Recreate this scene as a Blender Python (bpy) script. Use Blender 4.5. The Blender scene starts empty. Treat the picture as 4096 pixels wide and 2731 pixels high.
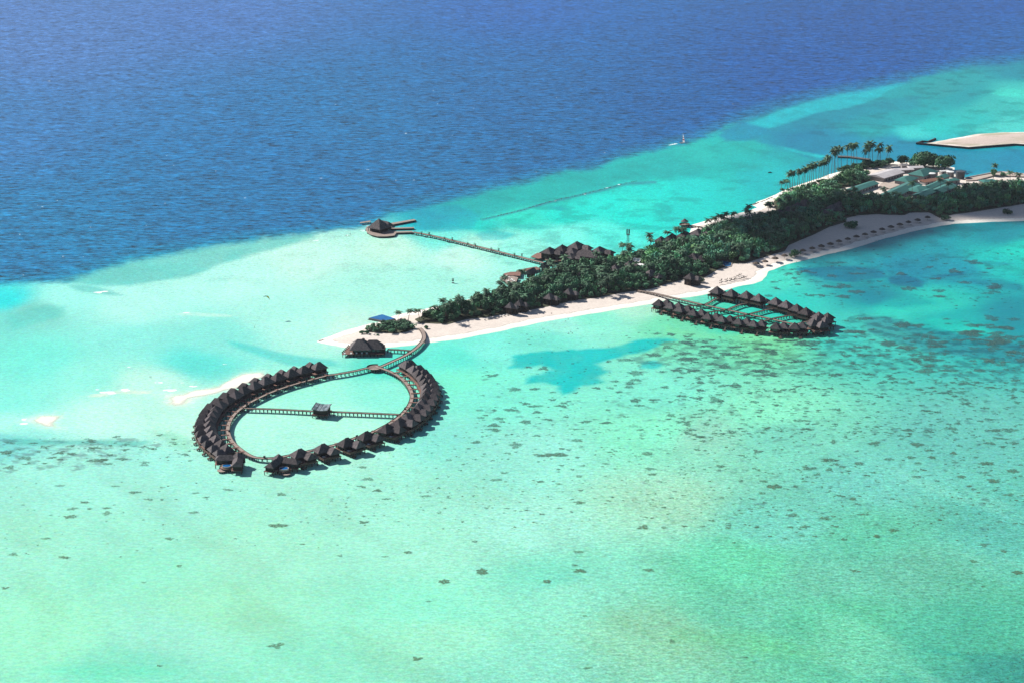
import bpy, math, random
import numpy as np
from mathutils import Vector

R = math.radians
random.seed(7)
rng = np.random.default_rng(7)
scene = bpy.context.scene
C = scene.collection

# ------------------------------------------------------------------ camera, sky, sun, exposure
CAM_H, CAM_DEP, FPX, CX, CY = 450.0, R(17.5), 8290.0, 2048.0, 1365.5
cam_data = bpy.data.cameras.new('camera')
cam_data.sensor_width = 36.0
cam_data.lens = FPX * 36.0 / 4096.0
cam_data.clip_start, cam_data.clip_end = 5.0, 90000.0
cam = bpy.data.objects.new('camera', cam_data)
cam.location = (0, 0, CAM_H)
cam.rotation_euler = (R(90) - CAM_DEP, 0, 0)
C.objects.link(cam)
scene.camera = cam

SUN_EL, SUN_AZ = R(35), R(-54)      # azimuth measured from +Y towards +X: the sun stands left, a little beyond the island
sun_dir = Vector((math.sin(SUN_AZ) * math.cos(SUN_EL), math.cos(SUN_AZ) * math.cos(SUN_EL), math.sin(SUN_EL)))
world = bpy.data.worlds.new('World')
scene.world = world
world.use_nodes = True
wn = world.node_tree
sky = wn.nodes.new('ShaderNodeTexSky')
sky.sky_type = 'NISHITA'
sky.sun_disc = False
sky.sun_elevation = SUN_EL
sky.sun_rotation = SUN_AZ
sky.altitude = 300
sky.air_density = 1.0
sky.dust_density = 0.6
sky.ozone_density = 2.0
bg = wn.nodes['Background']
bg.inputs['Strength'].default_value = 0.05
wn.links.new(sky.outputs[0], bg.inputs['Color'])
sun_data = bpy.data.lights.new('sun', 'SUN')
sun_data.energy = 5.0
sun_data.angle = R(0.55)
sun_data.color = (1.0, 0.965, 0.91)
sun = bpy.data.objects.new('sun', sun_data)
sun.rotation_euler = sun_dir.to_track_quat('Z', 'Y').to_euler()
C.objects.link(sun)
scene.view_settings.view_transform = 'Standard'
scene.view_settings.look = 'None'
scene.view_settings.exposure = 0.75
scene.view_settings.gamma = 1.0
scene.render.engine = 'CYCLES'
scene.cycles.use_denoising = True
scene.cycles.max_bounces = 5
scene.cycles.diffuse_bounces = 2
scene.cycles.glossy_bounces = 2
scene.cycles.transparent_max_bounces = 12
scene.cycles.volume_bounces = 0
scene.cycles.caustics_reflective = False
scene.cycles.caustics_refractive = False

# ------------------------------------------------------------------ the chart: photo pixels <-> points of the ground plane
_F = np.array((0, math.cos(CAM_DEP), -math.sin(CAM_DEP)))
_U = np.array((0, math.sin(CAM_DEP), math.cos(CAM_DEP)))
def G(x, y, z=0.0):
    d = _F * FPX + np.array((1.0, 0, 0)) * (x - CX) + _U * (CY - y)
    t = (z - CAM_H) / d[2]
    return Vector((d[0] * t, d[1] * t, z))
def GP(pts, z=0.0):
    return [G(x, y, z) for x, y in pts]
def crop(ox, oy, s):
    return lambda *pts: [(ox + x / s, oy + y / s) for x, y in pts]
def chart(X, Y, Z=0.0):
    dx, dy, dz = X, Y, Z - CAM_H
    f = dy * _F[1] + dz * _F[2]
    u = dy * _U[1] + dz * _U[2]
    f = np.maximum(f, 30.0)
    return CX + FPX * dx / f, CY - FPX * u / f
PK = 4096 / 2352.0

def srgb(r, g, b):
    v = np.array((r, g, b), float) / 255.0
    return np.where(v <= 0.04045, v / 12.92, ((v + 0.055) / 1.055) ** 2.4)

# ------------------------------------------------------------------ value noise on the plane
_perm = np.random.default_rng(3).random((256, 256))
def vnoise(x, y):
    xi = np.floor(x).astype(int); yi = np.floor(y).astype(int)
    fx = x - xi; fy = y - yi
    fx = fx * fx * (3 - 2 * fx); fy = fy * fy * (3 - 2 * fy)
    a = _perm[xi % 256, yi % 256]; b = _perm[(xi + 1) % 256, yi % 256]
    c = _perm[xi % 256, (yi + 1) % 256]; d = _perm[(xi + 1) % 256, (yi + 1) % 256]
    return (a * (1 - fx) + b * fx) * (1 - fy) + (c * (1 - fx) + d * fx) * fy
def fbm(x, y, o=4):
    s = 0; a = 0.5; t = 0
    for i in range(o):
        s = s + a * vnoise(x * 2 ** i + 17.3 * i, y * 2 ** i + 5.1 * i); t += a; a *= 0.55
    return s / t - 0.5

def sdist(px, py, poly):
    """signed distance to a polygon, positive inside"""
    P = np.asarray(poly, float); n = len(P)
    d2 = np.full(px.shape, 1e18); inside = np.zeros(px.shape, bool)
    for i in range(n):
        ax, ay = P[i]; bx, by = P[(i + 1) % n]
        ex, ey = bx - ax, by - ay
        L = ex * ex + ey * ey + 1e-9
        t = np.clip(((px - ax) * ex + (py - ay) * ey) / L, 0, 1)
        d2 = np.minimum(d2, (px - ax - t * ex) ** 2 + (py - ay - t * ey) ** 2)
        cond = (ay > py) != (by > py)
        xs = ex * (py - ay) / (ey if abs(ey) > 1e-9 else 1e-9) + ax
        inside ^= cond & (px < xs)
    d = np.sqrt(d2)
    return np.where(inside, d, -d)
def smooth(e0, e1, x):
    t = np.clip((x - e0) / (e1 - e0), 0, 1)
    return t * t * (3 - 2 * t)

# ------------------------------------------------------------------ materials
MATS = {}
def nodes_of(name):
    m = bpy.data.materials.new(name); m.use_nodes = True
    nt = m.node_tree
    return m, nt, nt.nodes['Principled BSDF']
def lnk(nt, a, b): nt.links.new(a, b)
def nd(nt, typ, **kw):
    n = nt.nodes.new(typ)
    for k, v in kw.items():
        setattr(n, k, v)
    return n
def noise_node(nt, scale, detail=3.0, rough=0.55, coord='Object', stretch=None, rot=0.0):
    tc = nd(nt, 'ShaderNodeTexCoord'); mp = nd(nt, 'ShaderNodeMapping')
    lnk(nt, tc.outputs[coord], mp.inputs['Vector'])
    if stretch: mp.inputs['Scale'].default_value = stretch
    mp.inputs['Rotation'].default_value = (0, 0, rot)
    n = nd(nt, 'ShaderNodeTexNoise')
    n.inputs['Scale'].default_value = scale; n.inputs['Detail'].default_value = detail; n.inputs['Roughness'].default_value = rough
    lnk(nt, mp.outputs[0], n.inputs['Vector'])
    return n
def ramp_node(nt, fac, stops):
    r = nd(nt, 'ShaderNodeValToRGB')
    el = r.color_ramp.elements
    while len(el) > 1: el.remove(el[-1])
    for i, (p, c) in enumerate(stops):
        e = el[0] if i == 0 else el.new(p)
        e.position = p
        e.color = (*c, 1)
    lnk(nt, fac, r.inputs['Fac'])
    return r
def mat(name, c1, c2=None, scale=1.0, rough=0.85, detail=4.0, spec=0.25, vary=0.0, bump=0.0, stretch=None, p=(0.35, 0.65), coord='Object'):
    """two-tone noise material with a little shift from object to object"""
    if name in MATS: return MATS[name]
    m, nt, b = nodes_of(name)
    c2 = c2 or tuple(x * 0.8 for x in c1)
    n = noise_node(nt, scale, detail, coord=coord, stretch=stretch)
    r = ramp_node(nt, n.outputs['Fac'], [(p[0], c1), (p[1], c2)])
    out = r.outputs['Color']
    if vary:
        oi = nd(nt, 'ShaderNodeObjectInfo'); mr = nd(nt, 'ShaderNodeMapRange')
        mr.inputs['To Min'].default_value = 1 - vary; mr.inputs['To Max'].default_value = 1 + vary
        lnk(nt, oi.outputs['Random'], mr.inputs['Value'])
        mx = nd(nt, 'ShaderNodeVectorMath', operation='SCALE')
        lnk(nt, out, mx.inputs[0]); lnk(nt, mr.outputs[0], mx.inputs['Scale'])
        out = mx.outputs[0]
    lnk(nt, out, b.inputs['Base Color'])
    b.inputs['Roughness'].default_value = rough
    b.inputs['Specular IOR Level'].default_value = spec
    if bump:
        bp = nd(nt, 'ShaderNodeBump'); bp.inputs['Strength'].default_value = bump; bp.inputs['Distance'].default_value = 0.15
        lnk(nt, n.outputs['Fac'], bp.inputs['Height']); lnk(nt, bp.outputs[0], b.inputs['Normal'])
    MATS[name] = m
    return m

# ------------------------------------------------------------------ object helpers
def tag(o, label=None, cat=None, group=None, kind=None):
    if label: o['label'] = label
    if cat: o['category'] = cat
    if group: o['group'] = group
    if kind: o['kind'] = kind
    return o
def nth(k):
    return f"{k}{'th' if 10 <= k % 100 <= 20 else {1: 'st', 2: 'nd', 3: 'rd'}.get(k % 10, 'th')}"
def rank_labels(items, cat):
    """items: (object, description, group, chart x); alike ones are told apart by their order from the left"""
    by = {}
    for it in items: by.setdefault(it[1], []).append(it)
    for base, lst_ in by.items():
        lst_.sort(key=lambda t: t[3])
        for k, (o, _, g, _x) in enumerate(lst_):
            tag(o, base if len(lst_) == 1 else f'{base}, {nth(k + 1)} from the left', cat, g)
def link_mesh(name, me, m=None, parent=None, loc=None, smooth_=False):
    if m is not None:
        me.materials.append(m)
    if smooth_:
        me.polygons.foreach_set('use_smooth', np.ones(len(me.polygons), bool))
    o = bpy.data.objects.new(name, me); C.objects.link(o)
    if parent is not None: o.parent = parent
    if loc is not None: o.location = loc
    return o
def empty(name, loc=(0, 0, 0), rz=0.0):
    o = bpy.data.objects.new(name, None); C.objects.link(o)
    o.location = loc; o.rotation_euler = (0, 0, rz); o.empty_display_size = 1
    return o
def copy_tree(o, parent=None):
    c = o.copy(); C.objects.link(c); c.parent = parent
    for ch in list(o.children): copy_tree(ch, c)
    return c
class MB:
    def __init__(s): s.v = []; s.f = []
    def add(s, vs, fs):
        n = len(s.v); s.v += [tuple(v) for v in vs]; s.f += [tuple(i + n for i in f) for f in fs]; return s
    def box(s, x0, x1, y0, y1, z0, z1):
        return s.add([(x0, y0, z0), (x1, y0, z0), (x1, y1, z0), (x0, y1, z0), (x0, y0, z1), (x1, y0, z1), (x1, y1, z1), (x0, y1, z1)],
                     [(0, 3, 2, 1), (4, 5, 6, 7), (0, 1, 5, 4), (1, 2, 6, 5), (2, 3, 7, 6), (3, 0, 4, 7)])
    def prism(s, pts, z0, z1):
        n = len(pts)
        a = sum(pts[i][0] * pts[(i + 1) % n][1] - pts[(i + 1) % n][0] * pts[i][1] for i in range(n))
        if a < 0: pts = pts[::-1]
        vs = [(p[0], p[1], z0) for p in pts] + [(p[0], p[1], z1) for p in pts]
        return s.add(vs, [tuple(range(n - 1, -1, -1)), tuple(range(n, 2 * n))] + [(i, (i + 1) % n, n + (i + 1) % n, n + i) for i in range(n)])
    def tube(s, pts, rads, k=6, cap=True):
        rings = []
        pts = [Vector(p) for p in pts]
        for i, p in enumerate(pts):
            d = (pts[min(i + 1, len(pts) - 1)] - pts[max(i - 1, 0)]).normalized()
            a = d.cross(Vector((0, 1, 0.01)) if abs(d.y) < 0.9 else Vector((1, 0, 0))).normalized(); b = d.cross(a)
            r = rads[i] if hasattr(rads, '__len__') else rads
            rings.append([p + (a * math.cos(t) + b * math.sin(t)) * r for t in [2 * math.pi * j / k for j in range(k)]])
        vs = [v for r_ in rings for v in r_]
        fs = [(i * k + j, i * k + (j + 1) % k, (i + 1) * k + (j + 1) % k, (i + 1) * k + j) for i in range(len(pts) - 1) for j in range(k)]
        if cap: fs += [tuple(range(k - 1, -1, -1)), tuple(range((len(pts) - 1) * k, len(pts) * k))]
        return s.add(vs, fs)
    def lathe(s, prof, k=16, c=(0, 0)):
        vs = [(c[0] + r * math.cos(2 * math.pi * j / k), c[1] + r * math.sin(2 * math.pi * j / k), z) for r, z in prof for j in range(k)]
        fs = [(i * k + j, i * k + (j + 1) % k, (i + 1) * k + (j + 1) % k, (i + 1) * k + j) for i in range(len(prof) - 1) for j in range(k)]
        return s.add(vs, fs)
    def hip(s, cx, cy, lx, ly, z0, z1, ridge, th=0.22, axis='x'):
        """hipped roof with thickness; ridge length along axis (0 gives a pyramid)"""
        hx, hy = lx / 2, ly / 2
        rx, ry = (ridge / 2, 0.04) if axis == 'x' else (0.04, ridge / 2)
        rx = max(rx, 0.04); ry = max(ry, 0.04)
        lo = [(cx - hx, cy - hy), (cx + hx, cy - hy), (cx + hx, cy + hy), (cx - hx, cy + hy)]
        hi = [(cx - rx, cy - ry), (cx + rx, cy - ry), (cx + rx, cy + ry), (cx - rx, cy + ry)]
        vs = [(x, y, z0) for x, y in lo] + [(x, y, z0 + th) for x, y in lo] + [(x, y, z1) for x, y in hi]
        fs = [(0, 3, 2, 1)] + [(i, (i + 1) % 4, 4 + (i + 1) % 4, 4 + i) for i in range(4)] + [(4 + i, 4 + (i + 1) % 4, 8 + (i + 1) % 4, 8 + i) for i in range(4)] + [(8, 9, 10, 11)]
        return s.add(vs, fs)
    def gable(s, cx, cy, lx, ly, z0, z1, th=0.2):
        """gable roof, ridge along x"""
        hx, hy = lx / 2, ly / 2
        vs = []
        for x in (cx - hx, cx + hx):
            vs += [(x, cy - hy, z0), (x, cy + hy, z0), (x, cy + hy, z0 + th), (x, cy, z1), (x, cy - hy, z0 + th)]
        return s.add(vs, [(0, 4, 3, 2, 1), (5, 6, 7, 8, 9), (0, 1, 6, 5), (1, 2, 7, 6), (2, 3, 8, 7), (3, 4, 9, 8), (4, 0, 5, 9)])
    def mesh(s, name):
        me = bpy.data.meshes.new(name); me.from_pydata(s.v, [], s.f); me.update(); return me
    def build(s, name, m, parent=None, loc=None, smooth_=False):
        return link_mesh(name, s.mesh(name), m, parent, loc, smooth_)
def np_mesh(name, V, F, cols=None, attr='tint'):
    """V (n,3), F (m,3|4) int arrays; cols (n,3) optional point colours"""
    me = bpy.data.meshes.new(name)
    V = np.asarray(V, np.float32); F = np.asarray(F, np.int32); k = F.shape[1]
    me.vertices.add(len(V)); me.vertices.foreach_set('co', V.ravel())
    me.loops.add(F.size); me.loops.foreach_set('vertex_index', F.ravel())
    me.polygons.add(len(F))
    me.polygons.foreach_set('loop_start', np.arange(0, F.size, k, dtype=np.int32))
    me.polygons.foreach_set('loop_total', np.full(len(F), k, np.int32))
    if cols is not None:
        a = me.color_attributes.new(attr, 'FLOAT_COLOR', 'POINT')
        cc = np.ones((len(V), 4), np.float32); cc[:, :3] = cols
        a.data.foreach_set('color', cc.ravel())
    me.update(calc_edges=True); me.validate()
    return me

# ================================================================== THE SEA
# shallow colour follows depth and bed, open sea also holds painted sky sheen and haze: points (x, y on the chart in 2352-wide units, colour)
SHALLOW = '''0 690 70 232 235;0 740 129 226 216;80 720 140 222 210;150 690 165 250 240;300 700 181 250 240;500 640 181 252 240;700 600 200 255 240;900 570 200 255 236;1050 590 200 255 240;300 780 148 240 230;100 830 137 240 230;
500 780 143 235 225;450 830 112 230 222;650 720 176 248 235;850 660 176 248 232;1000 640 170 246 230;700 750 181 248 235;800 760 200 250 235;200 860 154 245 230;350 880 192 250 235;0 920 143 245 230;0 980 176 252 238;
250 960 198 255 242;400 960 192 252 235;0 1010 132 221 218;700 900 165 250 228;620 980 181 252 232;800 990 181 255 232;740 1030 176 243 227;900 900 148 245 225;900 840 105 232 214;1050 820 112 238 220;1100 900 137 242 222;
1100 810 137 245 230;1300 740 165 248 232;1450 700 181 245 220;1250 790 129 235 217;100 1100 164 241 225;300 1050 164 241 228;400 1130 164 239 222;100 1250 164 239 215;300 1300 155 237 208;100 1450 161 241 206;300 1540 139 227 201;
500 1400 161 236 203;600 1250 165 236 210;800 1150 166 239 218;700 1540 148 231 203;1000 1000 144 233 219;1200 1050 156 236 221;1000 1250 166 239 216;1200 1200 167 239 221;1000 1450 160 236 206;1300 1350 151 229 205;
1200 1540 145 226 204;1500 1150 168 230 203;1500 1450 146 211 179;1500 900 137 238 215;1600 1000 153 223 199;1800 1000 131 216 195;1800 1200 126 211 194;2000 1100 126 211 198;2200 1000 116 199 189;2300 1200 111 197 184;
2100 1300 119 197 173;1700 1400 120 206 176;1900 1450 111 200 165;2200 1450 101 190 164;2340 1540 91 169 156;1900 1330 121 202 177;1550 760 126 228 188;1750 780 129 226 175;1700 740 85 220 195;1800 700 72 212 200;
1950 760 80 205 195;1780 640 90 225 205;1900 620 67 165 175;2100 600 57 150 170;2200 620 57 160 180;2300 600 60 200 195;2340 580 60 215 200;2300 540 47 150 165;2100 560 60 158 172;2000 560 64 168 180;2000 680 57 150 165;
2150 690 70 205 192;2050 700 72 212 195;2200 740 60 180 180;2330 720 57 150 165;2000 760 90 205 192;1000 545 132 245 232;1100 560 181 255 238;1200 570 154 250 235;1300 540 129 248 235;1400 540 100 245 232;1100 520 60 215 205;
1200 500 70 225 205;1300 490 60 232 218;1400 470 62 235 222;1500 440 57 230 220;1450 500 60 235 222;1550 480 57 220 212;1600 430 57 220 215;1350 420 60 190 185;1250 450 60 195 185;1450 380 60 195 190;1600 360 67 205 195;
1700 340 60 195 190;1750 400 52 195 200;1650 400 57 200 195;1000 490 42 160 185;980 520 52 190 205;1100 470 67 185 185;1800 350 57 165 185;1850 320 38 139 178;1950 330 47 155 190;2050 330 42 150 185;2150 370 40 145 180;
2340 370 42 150 185;2250 390 42 165 190;1900 270 57 153 173;2000 250 55 167 178;2100 250 59 176 183;2200 220 55 167 178;2340 160 57 153 173;2340 220 82 209 202;2250 270 69 199 197;2150 290 64 204 202;2100 310 82 218 217;
2300 290 92 218 212;2000 300 59 176 183;253 1250 159 234 212;1286 1336 133 226 202;1918 1422 111 202 167;787 995 180 250 228;540 647 190 255 243;2090 612 60 145 170;1516 991 145 245 210;1470 471 70 230 215;2274 253 78 197 193;
2274 1459 99 188 161;92 827 125 242 222;1068 884 130 243 212;1585 390 65 180 180;1350 735 145 243 218;380 1460 159 234 212;1998 281 58 163 176;1884 316 33 146 178;1870 330 30 146 180;2182 212 70 168 174;2000 1235 114 203 175;
1711 1303 120 218 180;1000 1407 149 240 211;1768 947 145 240 205;1950 250 52 155 174;2080 255 60 168 176;2100 340 30 146 180'''
DEEP = '''0 0 95 132 192;92 80 95 135 192;500 0 90 130 192;1200 0 71 117 185;2044 69 61 105 168;2352 0 61 107 175;0 300 76 132 185;600 300 68 130 181;827 302 61 128 175;1355 310 52 120 168;1200 250 57 120 173;1800 150 52 107 171;
0 600 57 132 175;207 568 66 137 178;400 500 57 128 173;800 400 49 123 171;1200 350 45 120 168;1500 250 47 111 168;2352 100 57 114 173;700 500 47 126 171;1000 440 45 128 171;300 600 58 135 175'''  # lighter and more violet at upper left: sky reflection and haze put into the colour
def _pts(txt):
    a = np.array([[float(v) for v in r.split()] for r in txt.replace('\n', '').split(';') if r.strip()])
    return a[:, :2] * PK, np.array([srgb(*c) for c in a[:, 2:]])
def shepard(u, v, P, Cc, eps=30.0, pw=2.0):
    num = np.zeros(u.shape + (3,)); den = np.zeros(u.shape)
    for (x, y), c in zip(P, Cc):
        w = 1.0 / ((u - x) ** 2 + ((v - y) * 2.2) ** 2 + eps * eps) ** pw
        num += w[..., None] * c; den += w
    return num / den[..., None]
cO = crop(0, 900, 1.651); cR = crop(2696, 800, 1.651); cM = crop(1700, 1180, 1.96); cN = crop(2600, 0, 1.572); cN2 = crop(1300, 300, 1.68)
cF1 = crop(0, 1700, 1.5207); cF3 = crop(2696, 1700, 1.5207)
def cP(*pts): return [(x * PK, y * PK) for x, y in pts]
DEEP_EDGE = cP((-2500, 690), (-400, 668), (0, 657), (146, 650), (209, 636), (313, 600), (417, 583), (522, 565), (626, 551), (730, 538), (790, 530), (830, 526), (900, 494), (951, 481), (1054, 462), (1157, 434), (1259, 408), (1362, 391),
               (1430, 367), (1493, 350), (1566, 336), (1610, 322), (1640, 305), (1676, 292), (1785, 252), (1895, 223), (2077, 190), (2114, 179), (2187, 161), (2352, 142), (2800, 110), (4500, 40), (4500, -900), (-2500, -900))
BAR = cO((1740, 968), (1600, 972), (1450, 1060), (1230, 1102), (1110, 1120), (1090, 1180), (1150, 1197), (1230, 1190), (1270, 1150), (1450, 1110), (1560, 1080), (1750, 1000))
BAR2 = cO((160, 1290), (270, 1252), (410, 1255), (360, 1300), (400, 1340), (300, 1335))
BAR_O = cO((1760, 955), (1600, 960), (1440, 1045), (1230, 1085), (1000, 1095), (1060, 1190), (1150, 1215), (1240, 1205), (1300, 1165), (1470, 1125), (1580, 1090), (1770, 1010))
BAR2_O = cO((120, 1290), (270, 1240), (430, 1245), (380, 1305), (420, 1350), (280, 1350))
# (outline, colour, feather in px, strength, edge wobble)
FEAT = [
    (BAR_O, (205, 253, 238), 46, 0.75, 14),
    (BAR, (238, 254, 238), 20, 0.9, 12),
    (BAR2, (236, 254, 238), 20, 0.85, 12),
    (BAR2_O, (205, 253, 238), 40, 0.75, 14),
    (cO((400, 380), (560, 270), (900, 160), (1300, 110), (1800, 60), (2100, 50), (2080, 85), (1900, 140), (1500, 250), (1250, 350), (850, 402), (560, 400)), (82, 194, 190), 18, 0.75, 10),
    (cO((430, 395), (560, 400), (720, 430), (830, 470), (700, 465), (520, 440)), (105, 195, 190), 8, 0.75, 4),
    (cO((30, 600), (200, 540), (330, 525), (430, 545), (420, 610), (250, 650), (80, 690)), (105, 212, 205), 22, 0.7, 10),
    (cO((1480, 755), (1650, 790), (1900, 850), (2200, 890), (2250, 935), (1900, 930), (1700, 860), (1550, 805)), (92, 212, 208), 12, 0.8, 5),
    (cO((560, 1125), (800, 1085), (1000, 1095), (960, 1115), (800, 1110), (650, 1135)), (235, 250, 232), 6, 0.8, 5),
    (cO((1150, 590), (1260, 578), (1600, 598), (1500, 610), (1250, 600)), (215, 252, 238), 7, 0.6, 4),
    (cO((20, 1420), (120, 1405), (350, 1420), (700, 1412), (1000, 1425), (900, 1465), (650, 1450), (300, 1450), (120, 1450)), (100, 190, 180), 12, 0.75, 9),
    (cO((960, 1350), (1150, 1365), (1280, 1420), (1260, 1500), (1150, 1470)), (150, 225, 195), 22, 0.7, 12),
    (cM((650, 570), (720, 470), (900, 440), (1150, 430), (1400, 420), (1600, 370), (1850, 335), (1960, 355), (1850, 395), (1650, 460), (1450, 500), (1350, 540), (1480, 600), (1380, 640), (1420, 680), (1300, 720), (1180, 705), (1190, 750), (1090, 775),
        (1050, 710), (900, 690), (780, 700), (850, 630), (1000, 585), (900, 550), (780, 575)), (30, 192, 195), 12, 0.92, 20),
    (cM((1680, 570), (1700, 520), (1800, 510), (1880, 545), (1800, 580)), (45, 200, 203), 8, 0.8, 5),
    (cR((780, 455), (1000, 440), (1200, 435), (1380, 470), (1400, 510), (1200, 545), (1050, 540), (900, 495)), (48, 112, 145), 7, 0.75, 7),
    (cR((1410, 510), (1520, 490), (1660, 540), (1630, 578), (1480, 575), (1430, 550)), (48, 104, 140), 7, 0.8, 7),
    (cR((1690, 500), (1800, 490), (1930, 472), (1900, 500), (1740, 520)), (48, 112, 145), 6, 0.7, 5),
    (cR((1900, 420), (2050, 400), (2250, 420), (2150, 440)), (42, 135, 158), 8, 0.6, 5),
    (cR((1200, 590), (1500, 600), (1750, 680), (1500, 720), (1250, 690)), (42, 138, 160), 30, 0.6, 10),
    (cR((1900, 530), (2150, 520), (2311, 560), (2311, 600), (2100, 590)), (38, 120, 150), 16, 0.6, 8),
    (cR((1700, 150), (1900, 160), (2311, 140), (2311, 185), (2000, 215), (1800, 205)), (40, 128, 140), 10, 0.6, 6),
    (cR((1210, 755), (1400, 770), (1640, 840), (1900, 890), (2330, 950), (2500, 1000), (2500, 1120), (2311, 1080), (2000, 1040), (1700, 1000), (1450, 930), (1300, 880)), (70, 128, 148), 8, 0.62, 12),
    (cR((1650, 780), (1900, 790), (2150, 890), (1900, 880), (1700, 840)), (65, 215, 195), 12, 0.6, 8),
    (cR((-60, 830), (200, 880), (600, 890), (1000, 880), (1040, 915), (700, 935), (200, 920), (-60, 880)), (138, 228, 172), 18, 0.45, 10),
    (cN((1630, 520), (1450, 540), (1100, 610), (800, 700), (600, 790), (740, 812), (900, 770), (1050, 710), (1250, 680), (1440, 620), (1480, 580)), (36, 196, 210), 7, 0.9, 5),
    (cN((560, 760), (760, 815), (650, 880), (480, 890), (430, 850)), (38, 150, 190), 14, 0.7, 6),
    (cN((430, 850), (560, 770), (760, 815), (1000, 875), (1300, 895), (1650, 915), (2400, 960), (2400, 1085), (2000, 1090), (1560, 1025), (1300, 995), (1100, 990), (930, 950), (780, 920), (650, 892), (480, 890)), (32, 148, 182), 12, 0.8, 8),
    (cN((0, 970), (200, 930), (480, 895), (650, 895), (900, 960), (1100, 1010), (900, 1040), (600, 1080), (300, 1095), (0, 1110), (-150, 1080)), (62, 186, 182), 16, 0.6, 16),
    (cN2((640, 890), (900, 830), (1200, 750), (1500, 690), (1800, 640), (2000, 590), (2352, 510), (2352, 700), (2030, 715), (1500, 843), (1300, 900), (1050, 960), (800, 950)), (60, 180, 178), 16, 0.68, 16),
    (cN((780, 915), (930, 945), (1120, 985), (1060, 1000), (900, 958)), (46, 208, 215), 6, 0.85, 3),
    (cN((740, 820), (1000, 720), (1250, 685), (1440, 630), (1700, 600), (1700, 680), (1400, 720), (1050, 800), (900, 850)), (44, 150, 175), 12, 0.6, 8),
    (cN((2140, 590), (2200, 560), (2400, 565), (2400, 640), (2250, 610)), (85, 232, 215), 8, 0.7, 5),
    (cN2((1040, 975), (1300, 908), (1500, 850), (1750, 793), (2030, 722), (2230, 712), (2230, 730), (2040, 742), (1800, 800), (1500, 868), (1300, 925), (1060, 982)), (78, 140, 158), 4, 0.75, 3),
    (cN2((1490, 885), (1580, 885), (1640, 905), (1580, 915)), (45, 170, 185), 6, 0.7, 4),
    (cN2((1200, 1000), (1400, 1005), (1580, 1025), (1450, 1040), (1250, 1030)), (72, 195, 190), 8, 0.7, 5),
    (cN2((1000, 1070), (1120, 1040), (1280, 1070), (1200, 1110), (1060, 1115)), (40, 195, 205), 8, 0.6, 4),
    (cN2((640, 890), (900, 870), (1050, 950), (980, 1040), (760, 1060), (620, 1040), (560, 960)), (30, 172, 195), 14, 0.7, 6),
    (cF3((1480, 1350), (1700, 1380), (1800, 1400), (1750, 1410), (1600, 1385)), (60, 165, 155), 8, 0.5, 4),
    (cF3((1750, 1390), (1950, 1375), (2200, 1440), (2300, 1568), (1950, 1568), (1800, 1480)), (82, 160, 145), 22, 0.6, 14),
    (cF3((0, 1230), (500, 1250), (1000, 1400), (900, 1440), (400, 1380), (0, 1300)), (120, 205, 150), 50, 0.5, 25),
    (cF3((1500, 900), (1900, 920), (2128, 1100), (1800, 1080)), (105, 190, 160), 50, 0.5, 25),
    (cF1((250, 1480), (700, 1440), (1100, 1500), (600, 1560)), (118, 225, 190), 40, 0.6, 20),
]
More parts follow.
